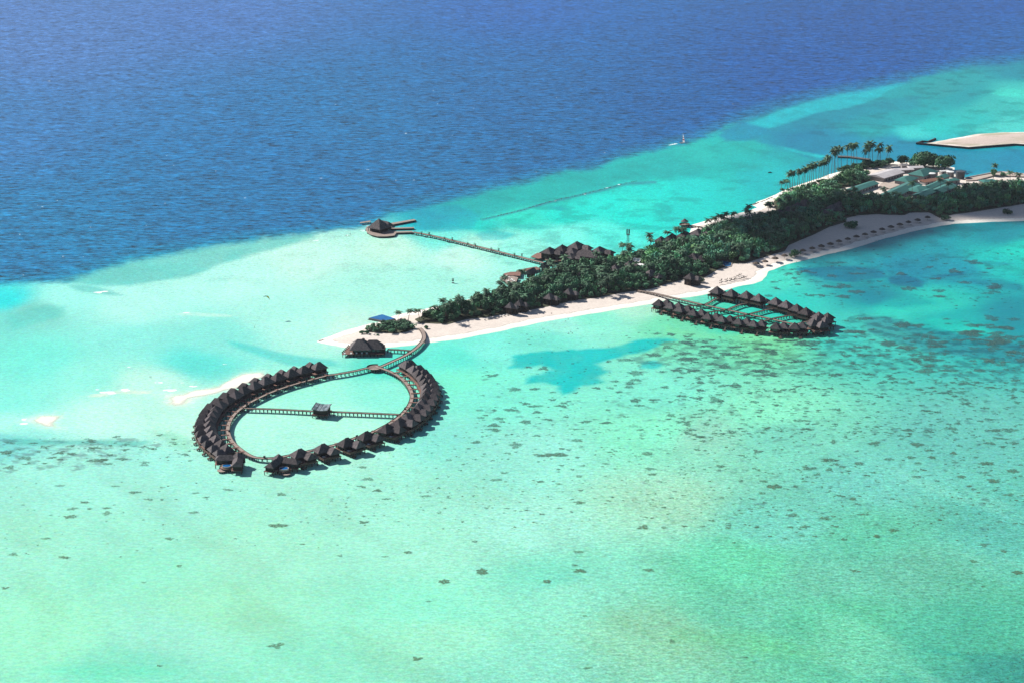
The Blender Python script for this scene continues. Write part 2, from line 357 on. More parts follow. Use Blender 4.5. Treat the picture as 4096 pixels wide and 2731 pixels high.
def sea_colour(X, Y):
    u, v = chart(X, Y)
    u = np.clip(u, -2400, 6500); v = np.clip(v, -800, 3300)
    w1 = fbm(X / 42.0, Y / 70.0); w2 = fbm(X / 42.0 + 50, Y / 70.0 + 9)
    col = shepard(u + w1 * 60, v + w2 * 30, *_pts(SHALLOW))
    dc = shepard(u, v, *_pts(DEEP), eps=260.0, pw=1.6)
    f1 = fbm(X / 11.0 + 3, Y / 16.0); f2 = fbm(X / 28.0 + 31, Y / 40.0)
    # drowned reef streaks in the turquoise lagoon behind the island and off the left beach
    st = fbm(X / 17.0 + 11, Y / 15.0 + 40, 5)
    near_n = smooth(-1, 1, (1130 - v) / 40.0)
    col *= (1 - (smooth(0.03, 0.20, st) * 0.24 * (0.25 + 0.75 * near_n) * (0.45 + 0.55 * smooth(1700, 2200, u))))[..., None]
    col *= (1 + 0.08 * f2 + 0.10 * f1)[..., None]
    # current-drawn streaks of sand and fine growth across the foreground shallows, running down to the right
    xr = X * 0.82 + Y * 0.57; yr = -X * 0.57 + Y * 0.82
    sk = fbm(xr / 26.0 + 7, yr / 95.0 + 77, 5)
    fg = smooth(1650, 2000, v)
    dark = smooth(0.03, 0.20, sk) * fg
    lit = smooth(0.03, 0.20, -sk) * fg
    col = col * (1 - 0.07 * dark[..., None] * np.array((0.7, 1.0, 1.3)))
    col = col * (1 - 0.16 * lit[..., None]) + srgb(172, 252, 222) * 0.16 * lit[..., None]
    for poly, c, fe, k, wob in FEAT:
        xs = [p[0] for p in poly]; ys = [p[1] for p in poly]
        m = (u > min(xs) - 90) & (u < max(xs) + 90) & (v > min(ys) - 60) & (v < max(ys) + 60)
        if not m.any(): continue
        sv = 2.2
        d = sdist(u[m], v[m] * sv, [(x, y * sv) for x, y in poly]) + (f1[m] * 2.2 + f2[m]) * wob
        a = smooth(-fe, fe * 1.3, d) * k * (0.86 + 0.5 * f1[m])
        a = np.clip(a, 0, 1)[..., None]
        col[m] = (col[m] * (1 - a) + srgb(*c) * a) * (1 + a * (0.35 * f1[m] + 0.22 * f2[m])[..., None])
    d = sdist(u, v * 2.0, [(x, y * 2.0) for x, y in DEEP_EDGE]) + f2 * 44 + f1 * 34 + fbm(X / 5.0, Y / 7.0) * 16
    fe = np.where(u < 1300, 30, 24)
    a = smooth(-fe, fe * 1.5, d)[..., None]
    dc = dc * (1 + 0.10 * f2)[..., None]
    teal = srgb(40, 150, 178)
    rim = smooth(-fe, fe, d) * (1 - smooth(fe, fe * 4.5, d))
    dcr = dc * (1 - 0.45 * rim[..., None]) + teal * 0.45 * rim[..., None]
    col = col * (1 - a) + dcr * a
    # what the surface and the air add is taken off the body colour of the water
    add = np.array((0.044, 0.026, 0.016)) * (1 - a) + np.array((0.048, 0.060, 0.075)) * a
    gain = np.array((1.36, 1.42, 1.54)) * (1 - a) + np.array((1.55, 1.34, 1.30)) * a
    col = (col - add) / gain
    return np.clip(col, 0.003, 0.9), a[..., 0]

def grid_mesh(name, xs, ys):
    X, Y = np.meshgrid(xs, ys)
    nx, ny = len(xs), len(ys)
    i = np.arange(ny - 1)[:, None] * nx + np.arange(nx - 1)[None, :]
    F = np.stack([i, i + 1, i + nx + 1, i + nx], -1).reshape(-1, 4)
    return X, Y, F
def spaced(a, b, step): return np.linspace(a, b, int(round((b - a) / step)) + 1)
xs = np.concatenate([-np.geomspace(60000, 1100, 14), spaced(-1000, 1000, 3.0), np.geomspace(1100, 60000, 14)])
ys = np.concatenate([[-60000, -12000, -3000, -500, 300, 600], spaced(800, 1900, 3.0), spaced(1904, 3700, 5.0), np.geomspace(3800, 80000, 16)])
X, Y, F = grid_mesh('sea', xs, ys)
sea_col, sea_deep = sea_colour(X, Y)
V = np.stack([X, Y, np.zeros_like(X)], -1).reshape(-1, 3)
sea_me = np_mesh('sea', V, F, sea_col.reshape(-1, 3), 'water_colour')
REEF = [(cR((1150, 740), (1500, 770), (1900, 870), (2600, 960), (2600, 1250), (2200, 1230), (1700, 1150), (1200, 1160), (600, 1180), (-100, 1130), (-400, 1060), (-100, 920), (600, 910), (1040, 900)), 1.0, 40),
        (cR((-500, 1080), (800, 1120), (2600, 1200), (2600, 1600), (1200, 1620), (-600, 1560)), 0.55, 70),
        (cR((700, 420), (1400, 400), (2311, 300), (2450, 700), (1900, 700), (1300, 640), (900, 600)), 0.55, 50), (cO((-60, 1400), (900, 1400), (1060, 1440), (900, 1560), (500, 1620), (-60, 1640)), 0.85, 40),
        (cM((380, 560), (650, 480), (700, 700), (900, 760), (1500, 740), (1700, 500), (2400, 440), (2500, 1150), (900, 1150), (400, 1080)), 0.45, 50), (cF3((-300, 0), (2300, -60), (2300, 700), (1500, 640), (600, 620), (-300, 500)), 0.42, 60)]
u_, v_ = chart(X, Y); reef = np.zeros_like(X)
for poly, k, fe in REEF:
    reef = np.maximum(reef, smooth(-fe, fe, sdist(u_, v_ * 2.2, [(x, y * 2.2) for x, y in poly])) * k)
ra = sea_me.attributes.new('reef', 'FLOAT', 'POINT'); ra.data.foreach_set('value', reef.astype(np.float32).ravel())
grain = 0.55 + 1.0 * smooth(1000, 3400, u_) * smooth(1350, 2200, v_) + 0.5 * smooth(1250, 1000, v_)
ga = sea_me.attributes.new('grain', 'FLOAT', 'POINT'); ga.data.foreach_set('value', grain.astype(np.float32).ravel())
da = sea_me.attributes.new('open_sea', 'FLOAT', 'POINT')
da.data.foreach_set('value', sea_deep.astype(np.float32).ravel())

def water_material():
    m, nt, b = nodes_of('sea_water')
    at = nd(nt, 'ShaderNodeAttribute', attribute_name='water_colour')
    dp = nd(nt, 'ShaderNodeAttribute', attribute_name='open_sea')
    # wind waves, long crested, with the swell across the picture
    w1 = noise_node(nt, 0.17, 3.0, 0.6, stretch=(0.42, 1.0, 1), rot=R(-16))
    w2 = noise_node(nt, 0.36, 3.0, 0.6, stretch=(0.5, 1.0, 1), rot=R(-12))
    w3 = noise_node(nt, 0.55, 3.0, 0.65, stretch=(0.8, 1.0, 1), rot=R(8))
    def madd(a, k, c):
        n = nd(nt, 'ShaderNodeMath', operation='MULTIPLY_ADD'); lnk(nt, a, n.inputs[0]); n.inputs[1].default_value = k
        if hasattr(c, 'node'): lnk(nt, c, n.inputs[2])
        else: n.inputs[2].default_value = c
        return n.outputs[0]
    # mottle of the water colour: fine random grain over the shallow bed
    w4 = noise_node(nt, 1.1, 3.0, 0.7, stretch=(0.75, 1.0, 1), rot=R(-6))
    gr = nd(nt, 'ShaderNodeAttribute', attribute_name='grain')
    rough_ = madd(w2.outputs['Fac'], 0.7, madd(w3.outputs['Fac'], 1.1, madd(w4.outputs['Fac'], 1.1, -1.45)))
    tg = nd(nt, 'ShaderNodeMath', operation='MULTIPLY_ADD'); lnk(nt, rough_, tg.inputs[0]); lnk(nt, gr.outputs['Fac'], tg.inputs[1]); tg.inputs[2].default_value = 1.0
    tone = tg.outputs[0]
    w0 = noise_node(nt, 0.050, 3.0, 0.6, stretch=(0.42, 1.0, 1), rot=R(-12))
    toned = madd(w0.outputs['Fac'], 1.2, madd(w1.outputs['Fac'], 3.0, madd(w2.outputs['Fac'], 3.0, madd(w4.outputs['Fac'], 1.0, -3.12))))  # light and dark of the wave faces painted into the open-sea colour
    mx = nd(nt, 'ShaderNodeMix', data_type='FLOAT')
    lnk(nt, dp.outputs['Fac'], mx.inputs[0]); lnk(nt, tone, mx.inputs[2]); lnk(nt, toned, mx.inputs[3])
    # carpet of low coral and weed on the bed, thick where the reef attribute says so
    rfa = nd(nt, 'ShaderNodeAttribute', attribute_name='reef')
    rn = noise_node(nt, 0.11, 6.0, 0.62, stretch=(0.85, 1.0, 1))
    th = nd(nt, 'ShaderNodeMath', operation='MULTIPLY_ADD'); lnk(nt, rfa.outputs['Fac'], th.inputs[0]); th.inputs[1].default_value = 0.20; lnk(nt, rn.outputs['Fac'], th.inputs[2])
    rr = nd(nt, 'ShaderNodeMapRange'); rr.inputs['From Min'].default_value = 0.665; rr.inputs['From Max'].default_value = 0.76; lnk(nt, th.outputs[0], rr.inputs['Value'])
    ra_ = nd(nt, 'ShaderNodeMath', operation='MULTIPLY'); lnk(nt, rr.outputs[0], ra_.inputs[0]); ra_.inputs[1].default_value = 0.62
    rm = nd(nt, 'ShaderNodeMath', operation='MULTIPLY'); lnk(nt, ra_.outputs[0], rm.inputs[0])
    rs = nd(nt, 'ShaderNodeMath', operation='GREATER_THAN'); lnk(nt, rfa.outputs['Fac'], rs.inputs[0]); rs.inputs[1].default_value = 0.02
    lnk(nt, rs.outputs[0], rm.inputs[1])
    weed = nd(nt, 'ShaderNodeMix', data_type='RGBA'); lnk(nt, rm.outputs[0], weed.inputs[0]); lnk(nt, at.outputs['Color'], weed.inputs[6])
    wc = nd(nt, 'ShaderNodeVectorMath', operation='MULTIPLY'); lnk(nt, at.outputs['Color'], wc.inputs[0]); wc.inputs[1].default_value = (0.42, 0.30, 0.36)
    lnk(nt, wc.outputs[0], weed.inputs[7])
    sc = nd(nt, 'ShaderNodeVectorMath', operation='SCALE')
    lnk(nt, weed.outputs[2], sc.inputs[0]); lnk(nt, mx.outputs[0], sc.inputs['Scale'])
    hn = noise_node(nt, 0.42, 3.0, 0.65, stretch=(0.7, 1.0, 1)); hs = nd(nt, 'ShaderNodeVectorMath', operation='MULTIPLY_ADD')
    lnk(nt, hn.outputs['Color'], hs.inputs[0]); hs.inputs[1].default_value = (0.9, 0.3, 0.6); hs.inputs[2].default_value = (0.55, 0.85, 0.70)
    hm_ = nd(nt, 'ShaderNodeVectorMath', operation='MULTIPLY'); lnk(nt, sc.outputs[0], hm_.inputs[0]); lnk(nt, hs.outputs[0], hm_.inputs[1])
    lnk(nt, hm_.outputs[0], b.inputs['Base Color'])
    b.inputs['Roughness'].default_value = 0.28
    b.inputs['IOR'].default_value = 1.33
    b.inputs['Specular IOR Level'].default_value = 0.11
    h = madd(w1.outputs['Fac'], 2.0, madd(w2.outputs['Fac'], 0.6, w3.outputs['Fac']))
    bp = nd(nt, 'ShaderNodeBump'); bp.inputs['Distance'].default_value = 0.5
    st = nd(nt, 'ShaderNodeMapRange'); st.inputs['To Min'].default_value = 0.10; st.inputs['To Max'].default_value = 0.8
    lnk(nt, dp.outputs['Fac'], st.inputs['Value']); lnk(nt, st.outputs[0], bp.inputs['Strength'])
    lnk(nt, h, bp.inputs['Height']); lnk(nt, bp.outputs[0], b.inputs['Normal'])
    return m
sea = link_mesh('sea', sea_me, water_material())
tag(sea, kind='structure')

# ================================================================== ISLAND AND SAND
c3 = crop(1240, 1180, 3.92); cA = crop(1950, 880, 3.36); cB = crop(2550, 780, 3.92); cC = crop(3050, 560, 3.92); cD = crop(3496, 480, 3.92)
c4 = crop(2560, 1100, 2.868); c5 = crop(2900, 800, 1.967); c1 = crop(740, 1400, 3.015); c2 = crop(1260, 1400, 3.015)
ISLAND = ([(1266, 1366), (1316, 1380), (1393, 1393), (1470, 1395), (1559, 1388), (1630, 1382), (1707, 1371), (1840, 1356), (1853, 1353), (2006, 1325), (2134, 1295), (2312, 1264), (2465, 1239), (2608, 1216), (2665, 1201), (2755, 1189),
           (2874, 1170), (2943, 1149), (3013, 1137), (3048, 1124), (3063, 1107), (3078, 1085), (3129, 1064), (3205, 1044), (3307, 1019), (3408, 996), (3510, 963), (3612, 937), (3713, 914), (3764, 904), (3815, 897), (3917, 891), (4096, 885),
           (4300, 880), (4800, 860), (4900, 740), (4300, 722), (4096, 710), (4052, 698), (4006, 694), (3968, 697), (3874, 716), (3858, 712), (3817, 690), (3815, 672), (3700, 655), (3590, 648), (3568, 649), (3433, 667), (3356, 687),
           (3318, 699), (3280, 713), (3229, 728), (3152, 756), (3119, 772), (3086, 785), (3035, 806), (3007, 821), (3030, 832), (2971, 850), (2907, 863), (2831, 882), (2762, 903), (2760, 930), (2700, 962), (2600, 1000), (2500, 1032), (2440, 1030),
           (2330, 1062), (2215, 1078), (2140, 1120), (2070, 1150), (2003, 1168), (1904, 1190), (1801, 1214), (1725, 1231), (1648, 1247), (1610, 1254), (1579, 1261), (1523, 1287), (1477, 1295), (1419, 1313), (1342, 1336)])
SPIT = cD((690, 392), (800, 372), (960, 345), (1250, 290), (1600, 225), (2000, 200), (2352, 195), (4000, 185), (4000, 440), (2352, 412), (2200, 402), (1480, 452), (900, 402))
BAR = cO((1740, 968), (1600, 972), (1450, 1060), (1230, 1102), (1110, 1120), (1090, 1180), (1150, 1197), (1230, 1190), (1270, 1150), (1450, 1110), (1560, 1080), (1750, 1000))
BAR2 = cO((160, 1290), (270, 1252), (410, 1255), (360, 1300), (400, 1340), (300, 1335))
def land(name, outline, step, zmax, slope, m, wob=3.0, pad=14):
    W = np.array([(p.x, p.y) for p in GP(outline)])
    xs = np.arange(W[:, 0].min() - pad, W[:, 0].max() + pad, step); ys = np.arange(W[:, 1].min() - pad, W[:, 1].max() + pad, step)
    X, Y = np.meshgrid(xs, ys)
    d = sdist(X, Y, W) + fbm(X / 14.0, Y / 14.0) * wob
    Z = np.where(d > 0, zmax * (1 - np.exp(-d * slope / zmax)), d * slope) + smooth(4, 14, d) * fbm(X / 9.0, Y / 9.0) * 0.5 * zmax / 1.4
    Z = np.maximum(Z, -0.9)
    nx = len(xs); ny = len(ys)
    i = np.arange(ny - 1)[:, None] * nx + np.arange(nx - 1)[None, :]
    F = np.stack([i, i + 1, i + nx + 1, i + nx], -1).reshape(-1, 4)
    keep = (d.ravel()[F] > -10).any(1)
    F = F[keep]
    used = np.unique(F); mp = np.zeros(nx * ny, int); mp[used] = np.arange(len(used))
    V = np.stack([X, Y, Z], -1).reshape(-1, 3)[used]
    me = np_mesh(name, V, mp[F])
    a = me.attributes.new('shore', 'FLOAT', 'POINT'); a.data.foreach_set('value', d.ravel()[used].astype(np.float32))
    o = link_mesh(name, me, m, smooth_=True)
    tag(o, kind='structure')
    return o
def sand_material(name, dry, wet, mid=None, spots=0.0, edge=9.0, fade=0.0):
    m, nt, b = nodes_of(name)
    at = nd(nt, 'ShaderNodeAttribute', attribute_name='shore')
    n1 = noise_node(nt, 0.06, 5, 0.6); n2 = noise_node(nt, 0.5, 4, 0.6)
    ad = nd(nt, 'ShaderNodeMath', operation='MULTIPLY_ADD'); lnk(nt, n1.outputs['Fac'], ad.inputs[0]); ad.inputs[1].default_value = 10.0; lnk(nt, at.outputs['Fac'], ad.inputs[2])
    mr = nd(nt, 'ShaderNodeMapRange'); mr.inputs['From Min'].default_value = 4.0; mr.inputs['From Max'].default_value = 44.0
    lnk(nt, ad.outputs[0], mr.inputs['Value'])
    e = edge / 40.0
    r = ramp_node(nt, mr.outputs[0], [(0.0, wet), (0.06, tuple(x * 1.06 for x in wet)), (e, tuple(min(0.86, x * 1.15) for x in wet)), (e + 0.02, tuple(x * 0.72 for x in dry)), (e + 0.04, dry), (0.9, mid or tuple(x * 0.92 for x in dry))])
    r2 = ramp_node(nt, n2.outputs['Fac'], [(0.3, (0.86, 0.86, 0.86)), (0.7, (1.06, 1.06, 1.06))])
    mx = nd(nt, 'ShaderNodeMix', data_type='RGBA', blend_type='MULTIPLY'); mx.inputs[0].default_value = 1.0
    lnk(nt, r.outputs[0], mx.inputs[6]); lnk(nt, r2.outputs[0], mx.inputs[7])
    out = mx.outputs[2]
    if spots:
        n3 = noise_node(nt, 0.035, 5, 0.65, stretch=(0.5, 1, 1))
        r3 = ramp_node(nt, n3.outputs['Fac'], [(0.46, (0, 0, 0)), (0.62, (1, 1, 1))])
        m3 = nd(nt, 'ShaderNodeMix', data_type='RGBA'); lnk(nt, r3.outputs[0], m3.inputs[0]); lnk(nt, out, m3.inputs[6])
        m3.inputs[7].default_value = (spots, spots * 0.9, spots * 0.66, 1)
        out = m3.outputs[2]
    lnk(nt, out, b.inputs['Base Color'])
    if fade:
        fa = nd(nt, 'ShaderNodeMapRange'); fa.inputs['From Min'].default_value = 0.0; fa.inputs['From Max'].default_value = fade; fa.interpolation_type = 'SMOOTHSTEP'
        lnk(nt, at.outputs['Fac'], fa.inputs['Value']); lnk(nt, fa.outputs[0], b.inputs['Alpha'])
    b.inputs['Roughness'].default_value = 0.95; b.inputs['Specular IOR Level'].default_value = 0.1
    bp = nd(nt, 'ShaderNodeBump'); bp.inputs['Strength'].default_value = 0.3; bp.inputs['Distance'].default_value = 0.3
    lnk(nt, n2.outputs['Fac'], bp.inputs['Height']); lnk(nt, bp.outputs[0], b.inputs['Normal'])
    return m
land('island_beach', ISLAND, 2.5, 1.5, 0.09, sand_material('coral_sand', (0.67, 0.585, 0.515), (0.74, 0.70, 0.615)))
land('sand_spit', SPIT, 4.0, 1.8, 0.14, sand_material('dredged_sand', (0.54, 0.44, 0.385), (0.68, 0.61, 0.55), spots=0.36), wob=4)
land('sandbar', BAR, 2.0, 0.4, 0.03, sand_material('bar_sand', (0.70, 0.66, 0.57), (0.68, 0.67, 0.58), edge=30, fade=5.0), wob=9)
land('sandbar', BAR2, 2.0, 0.3, 0.03, sand_material('bar_sand_pale', (0.70, 0.66, 0.57), (0.68, 0.66, 0.57), edge=30, fade=5.0), wob=8)

# ================================================================== MATERIALS OF THE BUILT THINGS
M_ROOF = mat('weathered_thatch', (0.128, 0.108, 0.108), (0.062, 0.054, 0.058), scale=0.9, rough=0.95, vary=0.32, bump=0.6, spec=0.05)
M_ROOFC = mat('ridge_thatch', (0.156, 0.1287, 0.117), (0.1092, 0.0858, 0.078), scale=2.0, rough=0.95, spec=0.05)
M_WALL = mat('dark_timber_wall', (0.03276, 0.0234, 0.0195), (0.01872, 0.01404, 0.01248), scale=1.6, rough=0.8, vary=0.2)
M_GLASS = mat('window_glass', (0.039, 0.0546, 0.0624), (0.0234, 0.0351, 0.039), scale=0.5, rough=0.15, spec=0.5)
M_DECK = mat('deck_boards', (0.32, 0.25, 0.21), (0.22, 0.17, 0.145), scale=0.5, rough=0.85, detail=6)
M_DECKR = mat('terrace_boards', (0.2106, 0.1131, 0.0858), (0.1482, 0.078, 0.0624), scale=0.7, rough=0.85, vary=0.15)
M_PILE = mat('pile_concrete', (0.0585, 0.05304, 0.04836), (0.0351, 0.03276, 0.0312), scale=1.5, rough=0.9)
M_RAIL = mat('rail_timber', (0.0936, 0.0663, 0.0507), (0.0624, 0.0429, 0.0351), scale=1.0, rough=0.85)
M_WHITE = mat('white_canvas', (0.697, 0.6885, 0.663), (0.629, 0.6205, 0.595), scale=0.6, rough=0.7)
M_POOL = mat('pool_water', (0.008, 0.14, 0.36), (0.008, 0.10, 0.28), scale=0.25, rough=0.08, spec=0.4)
M_TILE = mat('pool_rim', (0.39, 0.3276, 0.2808), (0.2808, 0.234, 0.2028), scale=0.8, rough=0.7)
M_SHED = mat('zinc_roof', (0.546, 0.5148, 0.5148), (0.429, 0.39, 0.39), scale=0.12, rough=0.5, detail=5, vary=0.08)
M_GREEN = mat('green_sheet_roof', (0.0507, 0.1716, 0.1482), (0.039, 0.1326, 0.117), scale=0.15, rough=0.5, detail=5, vary=0.15)
M_RUST = mat('terracotta_roof', (0.2652, 0.1326, 0.0897), (0.195, 0.0936, 0.0663), scale=0.4, rough=0.85)
M_PLASTER = mat('grey_plaster', (0.2808, 0.2574, 0.2496), (0.2106, 0.195, 0.195), scale=0.35, rough=0.9, vary=0.1)
M_STEEL = mat('painted_steel', (0.078, 0.0858, 0.0936), (0.0546, 0.0585, 0.0663), scale=1.0, rough=0.5)
M_STONE = mat('sea_wall_stone', (0.0663, 0.06084, 0.06084), (0.0351, 0.03354, 0.03588), scale=0.5, rough=0.95, detail=6)
M_ROCK = mat('breakwater_rock', (0.156, 0.1326, 0.1209), (0.0702, 0.0624, 0.0624), scale=0.6, rough=0.95, detail=6)
M_PAVE = mat('quay_paving', (0.4368, 0.3588, 0.3042), (0.351, 0.2886, 0.2418), scale=0.2, rough=0.95, detail=6)
M_BARK = mat('bark', (0.1248, 0.0975, 0.078), (0.078, 0.0624, 0.0507), scale=2.0, rough=0.95)
M_PALMBARK = mat('palm_bark', (0.156, 0.1248, 0.1014), (0.1014, 0.0819, 0.0663), scale=2.0, rough=0.95)
M_RED = mat('red_sailcloth', (0.429, 0.0156, 0.0351), (0.351, 0.0117, 0.0273), scale=1.0, rough=0.7)
M_YEL = mat('yellow_kite_cloth', (0.585, 0.351, 0.0312), (0.507, 0.2808, 0.0234), scale=1.0, rough=0.6)
M_SKIN = mat('skin', (0.273, 0.156, 0.1014), (0.234, 0.1326, 0.0858), scale=3.0, rough=0.7)
M_SWIM = mat('dark_swimwear', (0.0234, 0.0312, 0.0468), (0.0156, 0.0195, 0.0312), scale=3.0, rough=0.8)
M_BLUE = mat('blue_parasol_cloth', (0.039, 0.0468, 0.234), (0.0312, 0.0351, 0.1872), scale=1.0, rough=0.8)
M_THATCHP = mat('parasol_thatch', (0.117, 0.0858, 0.0663), (0.0702, 0.05226, 0.0429), scale=3.0, rough=0.95, vary=0.2)
M_SOLAR = mat('roof_glazing', (0.34, 0.40, 0.42), (0.05, 0.085, 0.10), scale=0.45, rough=0.3, spec=0.5)

# ================================================================== WALKWAYS
def resample(pts, step):
    pts = [Vector(p) for p in pts]
    # Catmull-Rom, then even spacing
    dense = []
    for i in range(len(pts) - 1):
        p0, p1, p2, p3 = pts[max(i - 1, 0)], pts[i], pts[i + 1], pts[min(i + 2, len(pts) - 1)]
        for t in np.linspace(0, 1, 12, endpoint=False):
            dense.append(0.5 * ((2 * p1) + (p2 - p0) * t + (2 * p0 - 5 * p1 + 4 * p2 - p3) * t * t + (3 * p1 - p0 - 3 * p2 + p3) * t ** 3))
    dense.append(pts[-1])
    L = [0]
    for a, b in zip(dense, dense[1:]): L.append(L[-1] + (b - a).length)
    n = max(2, int(round(L[-1] / step)) + 1)
    out = []; j = 0
    for s in np.linspace(0, L[-1], n):
        while j < len(L) - 2 and L[j + 1] < s: j += 1
        t = (s - L[j]) / max(1e-6, L[j + 1] - L[j])
        out.append(dense[j].lerp(dense[j + 1], min(1, max(0, t))))
    return out
def normals(path):
    ns = []
    for i in range(len(path)):
        d = path[min(i + 1, len(path) - 1)] - path[max(i - 1, 0)]; d.z = 0; d.normalize()
        ns.append(Vector((d.y, -d.x, 0)))       # to the right of travel
    return ns
def strip(mb, path, ns, o0, o1, z0, z1):
    vs = []
    for p, n in zip(path, ns):
        for o, z in ((o0, z0), (o1, z0), (o1, z1), (o0, z1)):
            q = p + n * o; vs.append((q.x, q.y, q.z + z))
    k = len(path); fs = []
    for i in range(k - 1):
        a, b = i * 4, i * 4 + 4
        for j in range(4): fs.append((a + j, a + (j + 1) % 4, b + (j + 1) % 4, b + j))
    fs += [(3, 2, 1, 0), tuple(range((k - 1) * 4, k * 4))]
    mb.add(vs, fs)
def walkway(name, pts, width, label, group=None, deck=M_DECK, pile_step=3.0, pile_r=0.20, floor=-0.6, rail=True):
    path = resample(pts, 2.0); ns = normals(path); h = width / 2
    e = empty(name, (path[0].x, path[0].y, 0))
    off = Vector((-path[0].x, -path[0].y, 0))
    path = [p + off for p in path]
    d = MB(); strip(d, path, ns, -h, h, -0.22, 0.0); d.build('deck', deck, e)
    if rail:
        for s in (-1, 1):
            b = MB(); strip(b, path, ns, s * h - 0.07, s * h + 0.07, -0.30, 0.28); b.build('kerb_rail', M_RAIL, e)
    mb = MB(); pp = resample(path, pile_step); pn = normals(pp)
    for p, n in zip(pp, pn):
        for s in (-1, 1):
            q = p + n * s * (h - 0.35)
            mb.box(q.x - pile_r, q.x + pile_r, q.y - pile_r, q.y + pile_r, floor, p.z - 0.23)
        a = p - n * (h - 0.1); b = p + n * (h - 0.1); t = Vector((-n.y, n.x, 0)) * 0.15
        mb.add([(a - t)[:2] + (p.z - 0.55,), (b - t)[:2] + (p.z - 0.55,), (b + t)[:2] + (p.z - 0.55,), (a + t)[:2] + (p.z - 0.55,),
                (a - t)[:2] + (p.z - 0.24,), (b - t)[:2] + (p.z - 0.24,), (b + t)[:2] + (p.z - 0.24,), (a + t)[:2] + (p.z - 0.24,)],
               [(0, 3, 2, 1), (4, 5, 6, 7), (0, 1, 5, 4), (1, 2, 6, 5), (2, 3, 7, 6), (3, 0, 4, 7)])
    tag(mb.build('piles', M_PILE, e), kind='stuff')
    tag(e, label, 'walkway', group)
    return e
DZ = 2.4
ring_px = (c2((730, 203), (640, 212), (450, 255), (250, 290)) + c1((1700, 308), (1500, 360), (1300, 415), (1100, 482), (950, 545), (800, 620), (690, 690), (600, 765), (540, 850), (515, 930), (520, 1000), (550, 1075), (610, 1145),
           (690, 1210), (770, 1262), (840, 1290), (900, 1298), (980, 1302), (1090, 1296), (1230, 1272), (1400, 1235), (1570, 1197), (1700, 1165))
           + c2((241, 1140), (330, 1110), (430, 1075), (560, 1035), (700, 985), (800, 935), (900, 880), (1000, 810), (1070, 745), (1130, 670), (1160, 600), (1165, 540), (1150, 480), (1110, 410), (1050, 345), (980, 295), (900, 255), (820, 225), (745, 205)))
ring_pts = GP(ring_px, DZ)
walkway('ring_walkway', ring_pts, 2.6, 'long curved boardwalk on piles closing an egg-shaped ring of stilt villas')
ring_path = resample(ring_pts, 0.5)
ring_n = normals(ring_path)     # travel runs counter-clockwise seen from above, so right of travel is outward
ctr = sum(ring_path, Vector()) / len(ring_path)
_i = len(ring_path) // 4
if (ring_path[_i] - ctr).dot(ring_n[_i]) < 0: ring_n = [-n for n in ring_n]
def on_ring(px):
    p = G(px[0], px[1], DZ)
    i = min(range(len(ring_path)), key=lambda k: (ring_path[k] - p).length)
    # smooth the normal over a few metres
    n = sum((ring_n[min(max(i + k, 0), len(ring_n) - 1)] for k in range(-14, 15)), Vector()).normalized()
    return ring_path[i], n
isl = GP(c3((1085, 1128), (1120, 1115), (1300, 1035), (1450, 965), (1580, 890), (1680, 815), (1750, 740), (1785, 680), (1780, 610), (1750, 550), (1712, 512)), DZ)
isl[-1].z = 2.0
walkway('island_walkway', isl, 2.8, 'bending boardwalk from the round junction platform up to the sandy island tip')
jet = GP([c1((712, 700))[0], c1((1100, 712))[0], c1((1560, 735))[0], c2((165, 740))[0], c2((600, 757))[0], c2((1035, 776))[0]], DZ)
walkway('centre_walkway', jet, 2.0, 'straight boardwalk crossing the ring lagoon through the small glazed pavilion', pile_step=2.6)

# round junction platform
jp = G(*c2((715, 206))[0], DZ)
e = empty('junction_platform', (jp.x, jp.y, 0))
MB().prism([(5.2 * math.cos(t), 5.2 * math.sin(t)) for t in np.linspace(0, 2 * math.pi, 28, endpoint=False)], DZ - 0.24, DZ + 0.06).build('deck', M_DECK, e)
r_ = MB().lathe([(5.0, DZ + 0.06), (5.3, DZ + 0.06), (5.3, DZ + 0.75), (5.15, DZ + 0.75), (5.15, DZ + 0.07)], 28)
r_.f = [f for i, f in enumerate(r_.f) if (i % 28) in range(5, 14)]
_u = sorted({i for f in r_.f for i in f}); _m = {a: b for b, a in enumerate(_u)}; r_.v = [r_.v[i] for i in _u]; r_.f = [tuple(_m[i] for i in f) for f in r_.f]
r_.build('bench_rail', M_RAIL, e)
mb = MB()
for rr, n in ((4.5, 14), (2.2, 7)):
    for k in range(n):
        t = 2 * math.pi * k / n; x, y = rr * math.cos(t), rr * math.sin(t); mb.box(x - .2, x + .2, y - .2, y + .2, -0.6, DZ - 0.25)
tag(mb.build('piles', M_PILE, e), kind='stuff')
tag(e, 'round wooden deck where the ring boardwalk meets the island boardwalk', 'platform')

